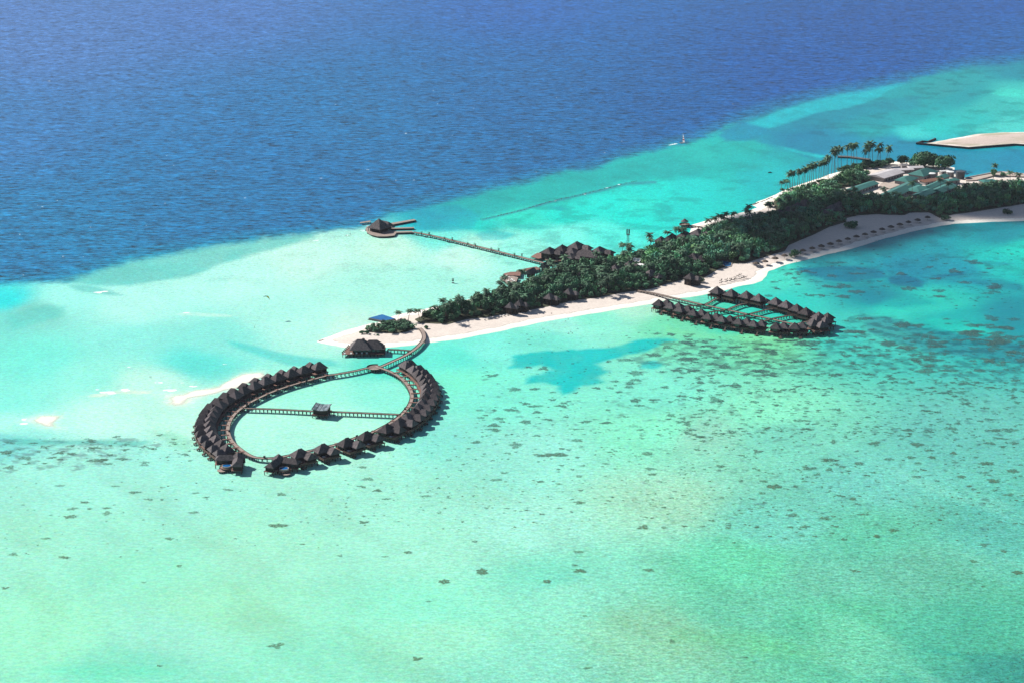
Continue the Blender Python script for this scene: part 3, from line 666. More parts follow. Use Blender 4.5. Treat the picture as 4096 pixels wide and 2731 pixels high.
# ================================================================== RING VILLAS
def stilts(parent, spots, top, floor=-0.6, r=0.17):
    mb = MB()
    for x, y in spots: mb.box(x - r, x + r, y - r, y + r, floor, top)
    return tag(mb.build('stilts', M_PILE, parent), kind='stuff')
def make_ring_villa():
    e = empty('stilt_villa')
    D = 2.3
    MB().box(-4.4, 8.8, -4.1, 5.2, D - 0.25, D).build('deck', M_DECKR, e)
    MB().box(-10.2, -4.42, -0.65, 0.65, D - 0.2, D + 0.04).build('gangway', M_DECKR, e)
    w = MB().box(-2.9, 2.9, -3.6, 3.6, D + 0.002, 4.55).build('wall', M_WALL, e)
    MB().box(-2.96, -2.9, -0.6, 0.6, D + 0.02, 4.3).build('door', M_RAIL, w)
    MB().box(-0.9, 0.9, -3.66, -3.6, D + 0.7, 4.1).build('window', M_GLASS, w)
    rf = MB().hip(0, 0, 7.3, 8.8, 4.45, 8.1, 1.8, axis='y').build('roof', M_ROOF, e)
    MB().tube([(0, -1.0, 8.12), (0, 1.0, 8.12)], 0.16, 6).build('ridge_cap', M_ROOFC, rf)
    w2 = MB().box(3.0, 7.2, 0.3, 4.9, D + 0.002, 4.2).build('bathroom_wall', M_WALL, e)
    MB().box(4.2, 5.6, 0.24, 0.3, D + 0.5, 4.0).build('glass_door', M_GLASS, w2)
    MB().hip(5.4, 2.7, 6.6, 6.4, 4.12, 7.1, 2.8, axis='x').build('lower_roof', M_ROOF, e)
    for a in ((3.1, 8.7, -4.06, -3.96), (8.66, 8.76, -4.06, 4.06)):
        MB().box(*a, D, D + 0.8).build('railing', M_RAIL, e)
    MB().box(8.85, 10.6, -3.4, -1.6, 0.9, 1.05).build('stair_landing', M_RAIL, e)
    MB().add([(8.85, -2.9, D - .1), (8.85, -2.1, D - .1), (10.0, -2.1, 1.05), (10.0, -2.9, 1.05), (8.85, -2.9, D - .3), (8.85, -2.1, D - .3), (9.8, -2.1, 1.05), (9.8, -2.9, 1.05)],
             [(0, 1, 2, 3), (7, 6, 5, 4), (0, 3, 7, 4), (1, 5, 6, 2), (0, 4, 5, 1), (3, 2, 6, 7)]).build('stair', M_RAIL, e)
    sp = [(x, y) for x in (-3.8, -0.8, 2.2, 5.2, 8.3) for y in (-3.6, -0.8, 2.0, 4.8)] + [(x, y) for x in (-6.3, -8.3) for y in (-0.45, 0.45)] + [(9.2, -3.1), (9.2, -1.9), (10.3, -3.1), (10.3, -1.9)]
    stilts(e, sp[:-4], D - 0.26)
    stilts(e, sp[-4:], 0.92)
    return e
proto = make_ring_villa()
left_sp = c1((1712, 306), (1545, 346), (1400, 386), (1250, 428), (1120, 475), (990, 527), (870, 582), (780, 630), (690, 688), (620, 742), (565, 800), (535, 850), (515, 905), (510, 960), (518, 1018), (540, 1072), (578, 1122), (632, 1172), (700, 1218))
right_sp = [(1571.8, 1492.2), (1598.4, 1507.8), (1619.9, 1523.4), (1636.4, 1539.3), (1648, 1555.9), (1653, 1573.1), (1654.7, 1591.4), (1651.4, 1609.6), (1644.7, 1628.8), (1628.2, 1648.1), (1608, 1665), (1580, 1684), (1548, 1702), (1498, 1724), (1431, 1751),
            (1356, 1778), (1268, 1800), (1180, 1822)]
ORD = ['first', 'second', 'third', 'fourth', 'fifth', 'sixth', 'seventh', 'eighth', 'ninth', 'tenth', 'eleventh', 'twelfth', 'thirteenth', 'fourteenth', 'fifteenth', 'sixteenth', 'seventeenth', 'eighteenth', 'nineteenth', 'twentieth',
       'twenty-first', 'twenty-second', 'twenty-third', 'twenty-fourth', 'twenty-fifth', 'twenty-sixth']
villa_sites = []
first = True
for side, sps in (('left', left_sp), ('right', right_sp)):
    for k, px in enumerate(sps):
        p, n = on_ring(px)
        v = proto if first else copy_tree(proto); first = False
        q = p + n * ((11.0 if side == 'left' else 9.9) + random.uniform(-0.3, 0.3))
        v.scale = (1.10 if side == 'left' else (1.02 if k < 11 else 1.14), 1.18 if (side == 'left' or k < 11) else 1.36, 1.14)
        v.location = (q.x, q.y, random.uniform(-0.08, 0.08)); v.rotation_euler = (0, 0, math.atan2(n.y, n.x) + random.uniform(-0.04, 0.04))
        villa_sites.append((q, n))
        tag(v, f'dark thatched stilt villa, {ORD[k]} from the round junction platform on the ring\'s {side} arm', 'villa', 'stilt villas around the ring boardwalk')

def make_suite(name, px, z, rot, label):
    a = G(px[0], px[1], z)
    e = empty(name, (a.x, a.y, 0), rot); e.scale = (1.0, 1.0, 1.08)      # +x points outward between the two wings
    D = 2.3
    MB().hip(0, 0, 7.4, 7.4, 4.9, 8.5, 0.6).build('roof', M_ROOF, e)
    MB().box(-3, 3, -3, 3, D, 4.98).build('wall', M_WALL, e)
    pool_c = (7.2, 0.0)
    for s in (-1, 1):
        t = R(45) * s; cs, sn = math.cos(t), math.sin(t)
        rot2 = lambda vs: [(x * cs - y * sn, x * sn + y * cs, zz) for x, y, zz in vs]
        m1 = MB().hip(7.6, 0, 12.4, 6.4, 4.5, 7.0, 7.5); m1.v = rot2(m1.v); m1.build('wing_roof', M_ROOF, e)
        m2 = MB().box(3.2, 13.0, -2.5, 2.5, D, 4.6); m2.v = rot2(m2.v); w = m2.build('wing_wall', M_WALL, e)
        for xx in (6.0, 9.5):
            m4 = MB().box(xx, xx + 1.6, -2.56 * s if s > 0 else 2.5, -2.5 * s if s > 0 else 2.56, D + 0.3, 4.2); m4.v = rot2(m4.v); m4.build('window', M_GLASS, w)
        m3 = MB().box(2.0, 14.0, -3.3, 3.3, D - 0.25 + 0.004 * s, D + 0.004 * s); m3.v = rot2(m3.v); m3.build('deck', M_DECKR, e)
        sp = [(x, y) for x in (4, 7.2, 10.4, 13.6) for y in (-2.9, 2.9)]
        stilts(e, [(x * cs - y * sn, x * sn + y * cs) for x, y in sp], D - 0.27)
    MB().prism([(8.6 + 4.6 * math.cos(t), 4.6 * math.sin(t)) for t in np.linspace(0, 2 * math.pi, 24, endpoint=False)], D - 0.5, D - 0.27).build('pool_deck', M_DECKR, e)
    tb = MB().lathe([(2.6, D - 0.27), (3.0, D - 0.27), (3.0, D + 0.75), (2.65, D + 0.75), (2.65, D + 0.35)], 28, (9.3, 0)).build('pool_rim', M_TILE, e)
    MB().prism([(9.3 + 2.66 * math.cos(t), 2.66 * math.sin(t)) for t in np.linspace(0, 2 * math.pi, 28, endpoint=False)], D, D + 0.55).build('pool_water', M_POOL, e)
    MB().prism([(13.2 + 2.8 * math.cos(t), 2.8 * math.sin(t)) for t in np.linspace(-1.9, 1.9, 14)], 0.9, 1.1).build('bathing_step', M_DECK, e)
    stilts(e, [(8.6 + 3.9 * math.cos(t), 3.9 * math.sin(t)) for t in np.linspace(-2.2, 2.2, 8)] + [(13.5, -1.8), (13.5, 1.8), (15.3, 0)], 0.9)
    stilts(e, [(8.6 + 3.9 * math.cos(t), 3.9 * math.sin(t)) for t in np.linspace(-2.0, 2.0, 7)], D - 0.52)
    stilts(e, [(x, y) for x in (-2.4, 0, 2.4) for y in (-2.4, 2.4)], D)
    tag(e, label, 'villa', 'two corner pool suites of the ring')
    return e
make_suite('pool_suite', (952, 1806), 9.3, R(-132), 'large L-shaped thatched suite with round blue plunge pool at ring\'s lower left corner')
make_suite('pool_suite', (1115, 1813), 9.3, R(-66), 'large L-shaped thatched suite with round plunge pool and blue parasol, ring\'s bottom')
def parasol(name, loc, r, h, mcloth, label, cat='parasol', group=None, thatch=False):
    e = empty(name, loc)
    mb = MB()
    if thatch:
        prof = [(0.05, h + 0.25), (0.22, h + 0.05), (r * 0.55, h - r * 0.20), (r, h - r * 0.50), (r * 0.93, h - r * 0.55), (r * 0.3, h - r * 0.2)]
        mb.lathe(prof, 14)
        mb.v = [(x * (1 + 0.10 * math.sin(7 * math.atan2(y, x) + x)), y * (1 + 0.10 * math.cos(5 * math.atan2(y, x))), z) for x, y, z in mb.v]
    else:
        mb.lathe([(0.03, h), (r, h - r * 0.32), (r * 0.98, h - r * 0.38), (0.05, h - 0.12)], 8)
    mb.build('canopy', mcloth, e)
    MB().tube([(0, 0, 0), (0, 0, h - 0.1)], 0.09, 6).build('pole', M_RAIL, e)
    tag(e, label, cat, group)
    return e
pp = G(*crop(1000, 1700, 7.84)((1160, 1270))[0], 2.4)
parasol('parasol', (pp.x, pp.y, 2.53), 1.7, 2.7, M_BLUE, 'dark blue parasol beside the plunge pool of the ring\'s bottom suite')

# white sun beds on the terraces of the lower right villas
def make_sunbed(name, loc, rz, label, group=None, L=2.0, W=0.8, m=M_WHITE):
    e = empty(name, loc, rz)
    MB().add([(-L / 2, -W / 2, .3), (L * .15, -W / 2, .3), (L / 2, -W / 2, .75), (L / 2, W / 2, .75), (L * .15, W / 2, .3), (-L / 2, W / 2, .3),
              (-L / 2, -W / 2, .42), (L * .15, -W / 2, .42), (L / 2, -W / 2, .87), (L / 2, W / 2, .87), (L * .15, W / 2, .42), (-L / 2, W / 2, .42)],
             [(0, 5, 4, 1), (1, 4, 3, 2), (6, 7, 10, 11), (7, 8, 9, 10), (0, 1, 7, 6), (1, 2, 8, 7), (2, 3, 9, 8), (3, 4, 10, 9), (4, 5, 11, 10), (5, 0, 6, 11)]).build('mattress', m, e)
    for x in (-L * .4, L * .2):
        for y in (-W * .4, W * .4): MB().box(x - .05, x + .05, y - .05, y + .05, 0, .3).build('leg', M_RAIL, e)
    tag(e, label, 'sun bed', group)
    return e
for k in (13, 14, 15, 16, 17):
    q, n = villa_sites[len(left_sp) + k]
    t = Vector((-n.y, n.x, 0))
    s = q + n * 5.8 - t * 3.0
    make_sunbed('sun_bed', (s.x, s.y, 2.63), math.atan2(n.y, n.x), f'white sun bed on the terrace of the right arm\'s {ORD[k]} villa', 'white sun beds on villa terraces', L=2.6, W=1.5)

# dark service cabinets standing at the boardwalk edge
for px, lab in ((c1((968, 1284))[0], 'dark cabinet on the boardwalk just behind the ring\'s bottom suites'), (crop(1280, 1640, 5.6)((832, 598))[0], 'dark cabinet on boardwalk between the bottom villas of the ring'),
                (crop(1580, 1430, 5.06)((206, 1040))[0], 'dark cabinet on the inner edge of the ring boardwalk\'s right bend'), (crop(770, 1560, 4.61)((692, 760))[0], 'dark cabinet on the inner edge of the ring boardwalk\'s left bend'),
                (crop(900, 1440, 5.6)((1815, 468))[0], 'dark cabinet on pale boardwalk near the first villas of the left arm'), (crop(900, 1440, 5.6)((490, 1005))[0], 'dark cabinet where the centre boardwalk leaves the left arm')):
    p, n = on_ring(px)
    s = p - n * 0.75
    e = empty('service_cabinet', (s.x, s.y, DZ), math.atan2(n.y, n.x))
    MB().box(-.42, .42, -.6, .6, 0, 1.15).build('body', M_WALL, e)
    MB().add([(-.5, -.68, 1.15), (.5, -.68, 1.15), (.5, .68, 1.15), (-.5, .68, 1.15), (0, -.5, 1.5), (0, .5, 1.5)], [(0, 3, 2, 1), (0, 1, 4), (1, 2, 5, 4), (2, 3, 5), (3, 0, 4, 5)]).build('lid', M_STEEL, e)
    tag(e, lab, 'cabinet', 'dark cabinets along the ring boardwalk')

# glazed pavilion in the middle of the ring
pv = G(*c1((1650, 748))[0], DZ)
e = empty('glazed_pavilion', (pv.x, pv.y, 0), R(-12)); e.scale = (1.12, 1.12, 1.0)
MB().box(-4.7, 4.7, -5.0, 5.0, DZ - 0.25, DZ + 0.02).build('deck', M_DECKR, e)
w = MB().box(-4.0, 4.0, -4.0, 4.0, DZ + 0.02, 5.2).build('wall', M_WALL, e)
for y in (-2.4, 0, 2.4): MB().box(-4.06, -4.0, y - .8, y + .8, 3.0, 4.8).build('window', M_GLASS, w)
rf = MB()
def sag(x): return 5.75 + 0.75 * ((x - 1.2) / 4.6) ** 2 + 0.06 * x
for i in range(8):
    x0, x1 = -4.8 + i * 1.2, -4.8 + (i + 1) * 1.2
    for (ya, yb) in ((-4.6, 4.6),):
        za, zb = sag(x0), sag(x1)
        tl = lambda y: 0.13 * y
        rf.add([(x0, ya, za + tl(ya)), (x1, ya, zb + tl(ya)), (x1, yb, zb + tl(yb)), (x0, yb, za + tl(yb)), (x0, ya, za + tl(ya) - .25), (x1, ya, zb + tl(ya) - .25), (x1, yb, zb + tl(yb) - .25), (x0, yb, za + tl(yb) - .25)],
               [(0, 1, 2, 3), (7, 6, 5, 4), (0, 4, 5, 1), (2, 6, 7, 3), (1, 5, 6, 2), (3, 7, 4, 0)])
ro = rf.build('roof_frame', M_STEEL, e)
for i in range(4):
    for j in range(5):
        x0, x1 = -4.4 + i * 2.2 + .2, -4.4 + (i + 1) * 2.2 - .2; y0, y1 = -4.4 + j * 1.76 + .15, -4.4 + (j + 1) * 1.76 - .15
        z = lambda x, y: max(sag(x), sag((x0 + x1) / 2)) + 0.13 * y + 0.05
        MB().add([(x0, y0, z(x0, y0)), (x1, y0, z(x1, y0)), (x1, y1, z(x1, y1)), (x0, y1, z(x0, y1)), (x0, y0, z(x0, y0) - .03), (x1, y0, z(x1, y0) - .03), (x1, y1, z(x1, y1) - .03), (x0, y1, z(x0, y1) - .03)],
                 [(0, 1, 2, 3), (7, 6, 5, 4), (0, 4, 5, 1), (1, 5, 6, 2), (2, 6, 7, 3), (3, 7, 4, 0)]).build('pane', M_SOLAR, ro)
MB().box(-3.9, 3.9, 4.0, 4.1, 5.2, 6.1).build('gable_panel', M_WALL, e)
for sx in (-3.95, 3.85): MB().box(sx, sx + .1, -3.9, 3.9, 5.2, 5.7).build('side_panel', M_WALL, e)
stilts(e, [(x, y) for x in (-4.3, -2.2, 0, 2.2, 4.3) for y in (-4.5, -2, 1, 4.5)], DZ - 0.26)
tag(e, 'small dark pavilion with glazed curved roof standing mid-lagoon inside the ring', 'pavilion')

# ================================================================== OVER-WATER RESTAURANT AND POOL AT THE ISLAND TIP
def axis_angle(p, q, z=0.0):
    a = G(*p, z); b = G(*q, z); d = b - a
    return math.atan2(d.y, d.x), d.length
ang, ln = axis_angle(*c3((640, 862), (1115, 858)), 4.6)
fl = G(*c3((880, 868))[0], 4.6)
rc = fl + Vector((-math.sin(ang), math.cos(ang), 0)) * 7.5
e = empty('stilt_restaurant', (rc.x, rc.y, 0), ang)
D = 2.2
MB().hip(-4.2, 0.4, 15.0, 15.5, 4.55, 10.6, 4.5, axis='x').build('roof', M_ROOF, e)
MB().hip(4.6, 1.0, 14.5, 13.4, 4.4, 9.8, 6.0, axis='x').build('wing_roof', M_ROOF, e)
MB().hip(-2.2, 0.4, 2.2, 2.2, 10.3, 11.3, 0.3).build('roof_lantern', M_ROOFC, e)
w = MB().box(-9.6, 10.6, -5.2, 6.2, D, 4.6).build('wall', M_WALL, e)
for k in range(6): MB().box(-8.6 + k * 3.2, -6.6 + k * 3.2, -5.26, -5.2, D + 0.4, 4.2).build('window', M_GLASS, w)
MB().box(9.5, 13.0, -6.0, 5.0, D, 4.9).build('kitchen_wall', M_WALL, e)
MB().box(-12.2, 13.4, -8.2, 8.0, D - 0.3, D - 0.004).build('deck', M_DECKR, e)
MB().prism([(-12.25, -8.2), (-17.0, -8.6), (-17.2, -6.8), (-12.25, 13.5)], D - 0.3, D).build('sun_deck', M_DECKR, e)
st = MB()
stilts(e, [(x, y) for x in np.linspace(-11.5, 12.8, 11) for y in np.linspace(-7.6, 7.4, 6)] + [(-16.6, -8.1), (-14.5, -8), (-14.4, -2), (-13, 5)], D - 0.31)
tag(e, 'large thatched over-water restaurant with red-brown sun deck off the island tip', 'restaurant')
REST = e
def rest_pt(x, y, z): 
    c, s = math.cos(ang), math.sin(ang); return (rc.x + x * c - y * s, rc.y + x * s + y * c, z)
for k, x in enumerate((-15.2, -10.6, -6.8, -3.0, 0.4)):
    make_sunbed('deck_lounger', rest_pt(x, -7.3, D), ang + R(90), f'white lounger on the restaurant deck\'s front edge, {ORD[k]} from the left', 'white loungers on the restaurant deck', L=1.9, W=1.3)
for k in range(6):
    t = k / 5.0
    p = rest_pt(-16.7 + 3.6 * t, -5.6 + 15.5 * t, D)
    e = empty('deck_chair', p, ang + R(120)); 
    MB().box(-.45, .45, -.45, .45, .35, .5).build('seat', M_RAIL, e); MB().box(.35, .47, -.45, .45, .5, 1.1).build('backrest', M_RAIL, e)
    for x in (-.4, .4):
        for y in (-.4, .4): MB().box(x - .05, x + .05, y - .05, y + .05, 0, .35).build('leg', M_RAIL, e)
    tag(e, f'dark chair on the slanting left edge of restaurant deck, {ORD[k]} from the front', 'chair', 'dark chairs along the restaurant deck edge')
walkway('restaurant_walkway', GP(c3((1215, 850), (1400, 858), (1585, 872)), DZ), 1.8, 'short boardwalk joining the over-water restaurant to the bending island boardwalk', pile_step=2.5)

pq = GP(c3((918, 360), (1160, 405), (1345, 372), (1130, 302)), 1.6)
e = empty('infinity_pool', (pq[0].x, pq[0].y, 0)); o_ = pq[0]
loc = [(p.x - o_.x, p.y - o_.y) for p in pq]
cen = (sum(p[0] for p in loc) / 4, sum(p[1] for p in loc) / 4)
inn = [(cen[0] + (x - cen[0]) * 0.95, cen[1] + (y - cen[1]) * 0.95) for x, y in loc]
out2 = [(cen[0] + (x - cen[0]) * 1.05, cen[1] + (y - cen[1]) * 1.05) for x, y in loc]
MB().prism(loc, -0.6, 1.45).build('basin_wall', M_PLASTER, e)
MB().prism(inn, 1.5, 1.62).build('pool_water', M_POOL, e)
MB().prism(out2, 0.25, 0.45).build('lower_deck', M_RAIL, e)
stp = []
for a, b in zip(out2, out2[1:] + out2[:1]):
    for t in np.linspace(0, 1, 7, endpoint=False): stp.append((a[0] + (b[0] - a[0]) * t, a[1] + (b[1] - a[1]) * t))
stilts(e, stp, 0.24)
tag(e, 'bright blue rectangular infinity pool raised over the lagoon by the island tip', 'pool')

# ================================================================== TWIN-ROOFED STILT VILLAS BY THE LONG BEACH
def make_twin():
    e = empty('twin_villa')
    D = 2.6
    MB().box(-3.9, 8.6, -3.9, 7.2, D - 0.25, D).build('deck', M_DECKR, e)
    for (x, y) in ((0, 0), (4.4, 3.4)):
        w = MB().box(x - 2.75, x + 2.75, y - 2.75, y + 2.75, D + 0.002 + 0.003 * (x > 0), 5.0 - 0.01 * (x > 0)).build('wall', M_WALL, e)
        MB().box(x - 1.4, x + 1.4, y - 2.81, y - 2.75, D + 0.5, 4.5).build('window', M_GLASS, w)
        rf = MB().hip(x, y, 7.4, 7.4, 4.75 - 0.02 * (x > 0), 8.4 - 0.25 * (x > 0), 0.5).build('roof', M_ROOF, e)
        MB().hip(x, y, 1.0, 1.0, 8.05 - 0.25 * (x > 0), 8.62 - 0.25 * (x > 0), 0.2, th=0.05).build('finial', M_ROOFC, rf)
    for a in ((3.4, 8.5, -3.85, -3.75), (8.42, 8.52, -3.7, 0.2), (-3.85, -3.75, 3.0, 7.1)):
        MB().box(*a, D, D + 0.8).build('railing', M_RAIL, e)
    MB().add([(4.2, -3.92, D - .1), (5.2, -3.92, D - .1), (5.2, -6.0, 0.7), (4.2, -6.0, 0.7), (4.2, -3.92, D - .35), (5.2, -3.92, D - .35), (5.2, -5.8, 0.6), (4.2, -5.8, 0.6)],
             [(0, 3, 2, 1), (4, 5, 6, 7), (0, 4, 7, 3), (1, 2, 6, 5), (0, 1, 5, 4), (3, 7, 6, 2)]).build('stair', M_RAIL, e)
    MB().box(3.7, 5.8, -7.8, -6.02, 0.5, 0.68).build('bathing_platform', M_RAIL, e)
    stilts(e, [(x, y) for x in (-3.4, -0.4, 2.4, 5.2, 8.1) for y in (-3.4, -0.4, 2.6, 6.7)], D - 0.26)
    stilts(e, [(4.0, -7.4), (5.5, -7.4), (4.0, -6.3), (5.5, -6.3)], 0.49)
    return e
def make_single():
    e = empty('pyramid_villa')
    D = 2.6
    MB().box(-4.6, 4.6, -4.6, 5.6, D - 0.25, D).build('deck', M_DECKR, e)
    w = MB().box(-3.2, 3.2, -3.2, 3.2, D + 0.002, 5.0).build('wall', M_WALL, e)
    for x in (-1.7, 0.5): MB().box(x, x + 1.2, -3.26, -3.2, D + 0.5, 4.5).build('window', M_GLASS, w)
    rf = MB().hip(0, 0, 8.4, 8.4, 4.75, 9.0, 0.5).build('roof', M_ROOF, e)
    MB().hip(0, 0, 1.0, 1.0, 8.6, 9.2, 0.2, th=0.05).build('finial', M_ROOFC, rf)
    MB().box(2.4, 5.6, 0.6, 3.8, D + 0.002, 4.4).build('porch_wall', M_WALL, e)
    MB().hip(4.2, 2.2, 4.6, 4.6, 4.25, 6.2, 0.4).build('porch_roof', M_ROOF, e)
    for a in ((-4.55, 4.55, -4.55, -4.45), (-4.55, -4.45, -4.4, 5.5)): MB().box(*a, D, D + 0.8).build('railing', M_RAIL, e)
    stilts(e, [(x, y) for x in (-4.1, -1.4, 1.4, 4.1) for y in (-4.1, -1.2, 1.8, 5.0)], D - 0.26)
    return e
twin = make_twin()
single = make_single(); sused = False
front_ap = [((215, 280), -29), ((348, 315), -29), ((455, 350), -29), ((612, 392), -29), ((780, 435), -28), ((938, 462), -28), ((1130, 492), -27), ((1300, 515), -26), ((1558, 545), -20), ((1775, 545), -14)]
back_ap = [((885, 130), -42), ((1050, 160), -42), ((1222, 182), -42), ((1365, 215), -42), ((1558, 255), -40), ((1678, 290), -40), ((1800, 332), -40), ((1905, 370), -40)]
end_ap = [((2052, 424), -50, 'farthest of the three at the cluster\'s right end'), ((2035, 462), -62, 'middle of the three at the cluster\'s right end'), ((1995, 505), -70, 'nearest of the three at the cluster\'s right end')]
used = False
def place_twin(ap, rot, label, sc=1.0):
    global used
    v = copy_tree(twin) if used else twin
    used = True
    a = G(*c4(ap)[0], 8.4 * sc)
    v.location = (a.x, a.y, 0); v.rotation_euler = (0, 0, R(rot)); v.scale = (sc, sc, sc)
    tag(v, label, 'villa', 'twin-roofed stilt villas off the long beach')
for k, (ap, rot) in enumerate(front_ap):
    place_twin(ap, rot, f'stilt villa with twin pyramid roofs, {ORD[k]} from the beach in the near row', 1.12)
for k, (ap, rot) in enumerate(back_ap):
    v = copy_tree(single) if sused else single
    sused = True
    sc = 1.14
    a = G(*c4(ap)[0], 9.0 * sc); v.location = (a.x, a.y, 0); v.rotation_euler = (0, 0, R(rot)); v.scale = (sc, sc, sc)
    tag(v, f'stilt villa with one steep pyramid roof, {ORD[k]} from the beach in the far row', 'villa', 'pyramid-roofed stilt villas of the far row')
for ap, rot, lab in end_ap:
    place_twin(ap, rot, f'stilt villa with pyramid roofs, {lab}', 1.18)
walkway('cluster_walkway', GP(c4((-30, 178), (150, 210), (450, 280), (720, 342), (1000, 402), (1230, 450), (1440, 492), (1690, 548), (1800, 568), (1930, 590)), DZ), 2.4,
        'straight main boardwalk from the beach through the middle of the twin-roofed villas')
for k, pts in enumerate((((500, 362), (620, 352), (728, 344), (800, 315), (870, 278), (1005, 264)), ((755, 432), (880, 415), (985, 402), (1090, 362), (1180, 332), (1312, 322)), ((1070, 490), (1150, 472), (1235, 454), (1370, 420), (1480, 394), (1612, 390)),
                         ((1420, 527), (1530, 500), (1620, 482), (1700, 467), (1832, 470)), ((1680, 597), (1760, 572), (1860, 548), (1955, 525)))):
    walkway('branch_walkway', GP(c4(*pts), DZ), 1.7, f'narrow cross boardwalk between near and far villa rows, {ORD[k]} from the beach', 'cross boardwalks of the twin-roofed villas', pile_step=2.6)

# ================================================================== ARRIVAL PIER ON THE REEF EDGE
cJ = crop(1400, 820, 2.94); cJ2 = crop(1400, 850, 4.8)
def deck_poly(name, pts, z0, z1, m, parent, org):
    loc = [(p.x - org.x, p.y - org.y) for p in GP(pts, z1)]
    return MB().prism(loc, z0, z1).build(name, m, parent)
ap_c = G(*cJ2((545, 330))[0], 2.0)
e = empty('arrival_pier', (ap_c.x, ap_c.y, 0))
deck_poly('deck', cJ2((300, 330), (300, 295), (345, 265), (430, 250), (700, 235), (790, 260), (720, 360), (880, 365), (888, 400), (855, 445), (710, 462), (530, 462), (400, 430), (330, 385)), 1.2, 1.6, M_DECK, e, ap_c)
deck_poly('north_jetty', cJ2((700, 240), (730, 215), (1225, 130), (1270, 150), (830, 232), (800, 275)), 1.2, 1.64, M_DECK, e, ap_c)
deck_poly('middle_jetty', cJ2((775, 300), (1225, 285), (1232, 305), (780, 318)), 1.2, 1.62, M_DECK, e, ap_c)
deck_poly('south_jetty', cJ2((870, 368), (1190, 360), (1215, 382), (885, 392)), 1.2, 1.64, M_DECK, e, ap_c)
deck_poly('west_jetty', cJ2((190, 192), (390, 158), (395, 185), (200, 208)), 1.3, 1.7, M_DECK, e, ap_c)
for a, b in (((830, 236), (1270, 152)), ((780, 320), (1232, 308)), ((885, 394), (1215, 385)), ((330, 387), (530, 464)), ((530, 464), (710, 464)), ((710, 464), (855, 448))):
    p, q = GP(cJ2(a, b), 1.2)
    n = (q - p).normalized(); n = Vector((-n.y, n.x, 0)) * 0.12
    MB().prism([((p - n).x - ap_c.x, (p - n).y - ap_c.y), ((q - n).x - ap_c.x, (q - n).y - ap_c.y), ((q + n).x - ap_c.x, (q + n).y - ap_c.y), ((p + n).x - ap_c.x, (p + n).y - ap_c.y)], -0.4, 1.19).build('fender_wall', M_PILE, e)
spots = []
for a, b, n in (((200, 200), (390, 180), 7), ((300, 330), (530, 455), 8), ((540, 455), (850, 440), 9), ((820, 230), (1260, 146), 12), ((790, 310), (1225, 298), 12), ((890, 385), (1205, 378), 9)):
    for t in np.linspace(0, 1, n):
        p = G(*cJ2((a[0] + (b[0] - a[0]) * t, a[1] + (b[1] - a[1]) * t))[0], 1.2); spots.append((p.x - ap_c.x, p.y - ap_c.y))
stilts(e, spots, 1.19, r=0.25)
tag(e, 'brown timber arrival pier with three finger jetties on the reef edge', 'pier')
ap2 = G(*cJ2((555, 120))[0], 12.5)
e = empty('arrival_pavilion', (ap2.x, ap2.y, 1.6), R(-38))
MB().hip(0, 0, 14.5, 14.5, 3.0, 10.9, 0.5).build('roof', M_ROOF, e)
MB().hip(-2.5, 8.2, 18, 8.6, 3.2, 7.0, 13).build('rear_roof', M_ROOF, e)
MB().box(-5.6, 5.6, -5.6, 5.6, 0.02, 3.1).build('wall', M_WALL, e)
MB().box(-9.5, 4.5, 5.62, 10.8, 0.02, 3.3).build('rear_wall', M_WALL, e)
for x in (-6.6, 6.6):
    for y in (-6.6, 6.6): MB().box(x - .2, x + .2, y - .2, y + .2, 0, 3.1).build('post', M_RAIL, e)
tag(e, 'steep thatched pavilion standing on the arrival pier at the reef edge', 'pavilion')
walkway('long_jetty', GP(cJ((738, 322), (1000, 372), (1500, 492), (2000, 615), (2295, 688)), 2.0), 3.0, 'long straight jetty from the arrival pier to the main buildings on the island', pile_step=5.0, pile_r=0.3)
for k, px in enumerate(((840, 348), (930, 354), (1115, 410), (1203, 417), (1385, 474), (1472, 482), (1660, 535), (1750, 544), (1935, 600), (2022, 605))):
    p = G(*cJ(px)[0], 2.0)
    e = empty('planter', (p.x, p.y, 2.0))
    MB().lathe([(0.35, 0), (0.55, 0.9), (0.42, 0.9)], 8).build('pot', M_RAIL, e)
    mbp = MB()
    for j in range(40):
        t = random.uniform(0, 6.28); z = random.uniform(0.9, 2.4); r = random.uniform(0, 1.1) * (1.2 - abs(z - 1.8) * .5)
        c = Vector((r * math.cos(t), r * math.sin(t), z)); a = Vector((random.uniform(-1, 1), random.uniform(-1, 1), random.uniform(-.3, .6))).normalized() * .4; b = a.cross(Vector((0, 0, 1))).normalized() * .3
        mbp.add([c - a, c + b, c + a, c - b], [(0, 1, 2, 3)])
    mbp.build('shrub', mat('leaf_dark', (0.035, 0.085, 0.038), (0.022, 0.055, 0.028), scale=1.0, rough=0.7), e)
    tag(e, f'potted shrub on the long jetty, {ORD[k]} from the arrival pier', 'planter', 'potted shrubs along the long jetty')

# ================================================================== HOUSES AND HALLS UNDER THE TREES
HOUSES = []
def make_house():
    e = empty('thatched_house')
    w = MB().box(-3.0, 3.0, -3.7, 3.7, 0, 5.0).build('wall', M_WALL, e)
    MB().box(-0.8, 0.8, -3.76, -3.7, 0.4, 2.6).build('door', M_RAIL, w)
    MB().box(3.0, 3.06, -2.2, 2.2, 1.0, 3.6).build('window', M_GLASS, w)
    rf = MB().hip(0, 0, 7.8, 9.2, 4.9, 8.6, 2.0, axis='y').build('roof', M_ROOF, e)
    MB().tube([(0, -1.05, 8.62), (0, 1.05, 8.62)], 0.17, 6).build('ridge_cap', M_ROOFC, rf)
    MB().box(3.1, 7.2, -0.9, 3.8, 0, 4.4).build('side_wall', M_WALL, e)
    MB().hip(5.3, 1.5, 6.0, 6.0, 4.3, 6.9, 2.6, axis='x').build('lower_roof', M_ROOF, e)
    return e
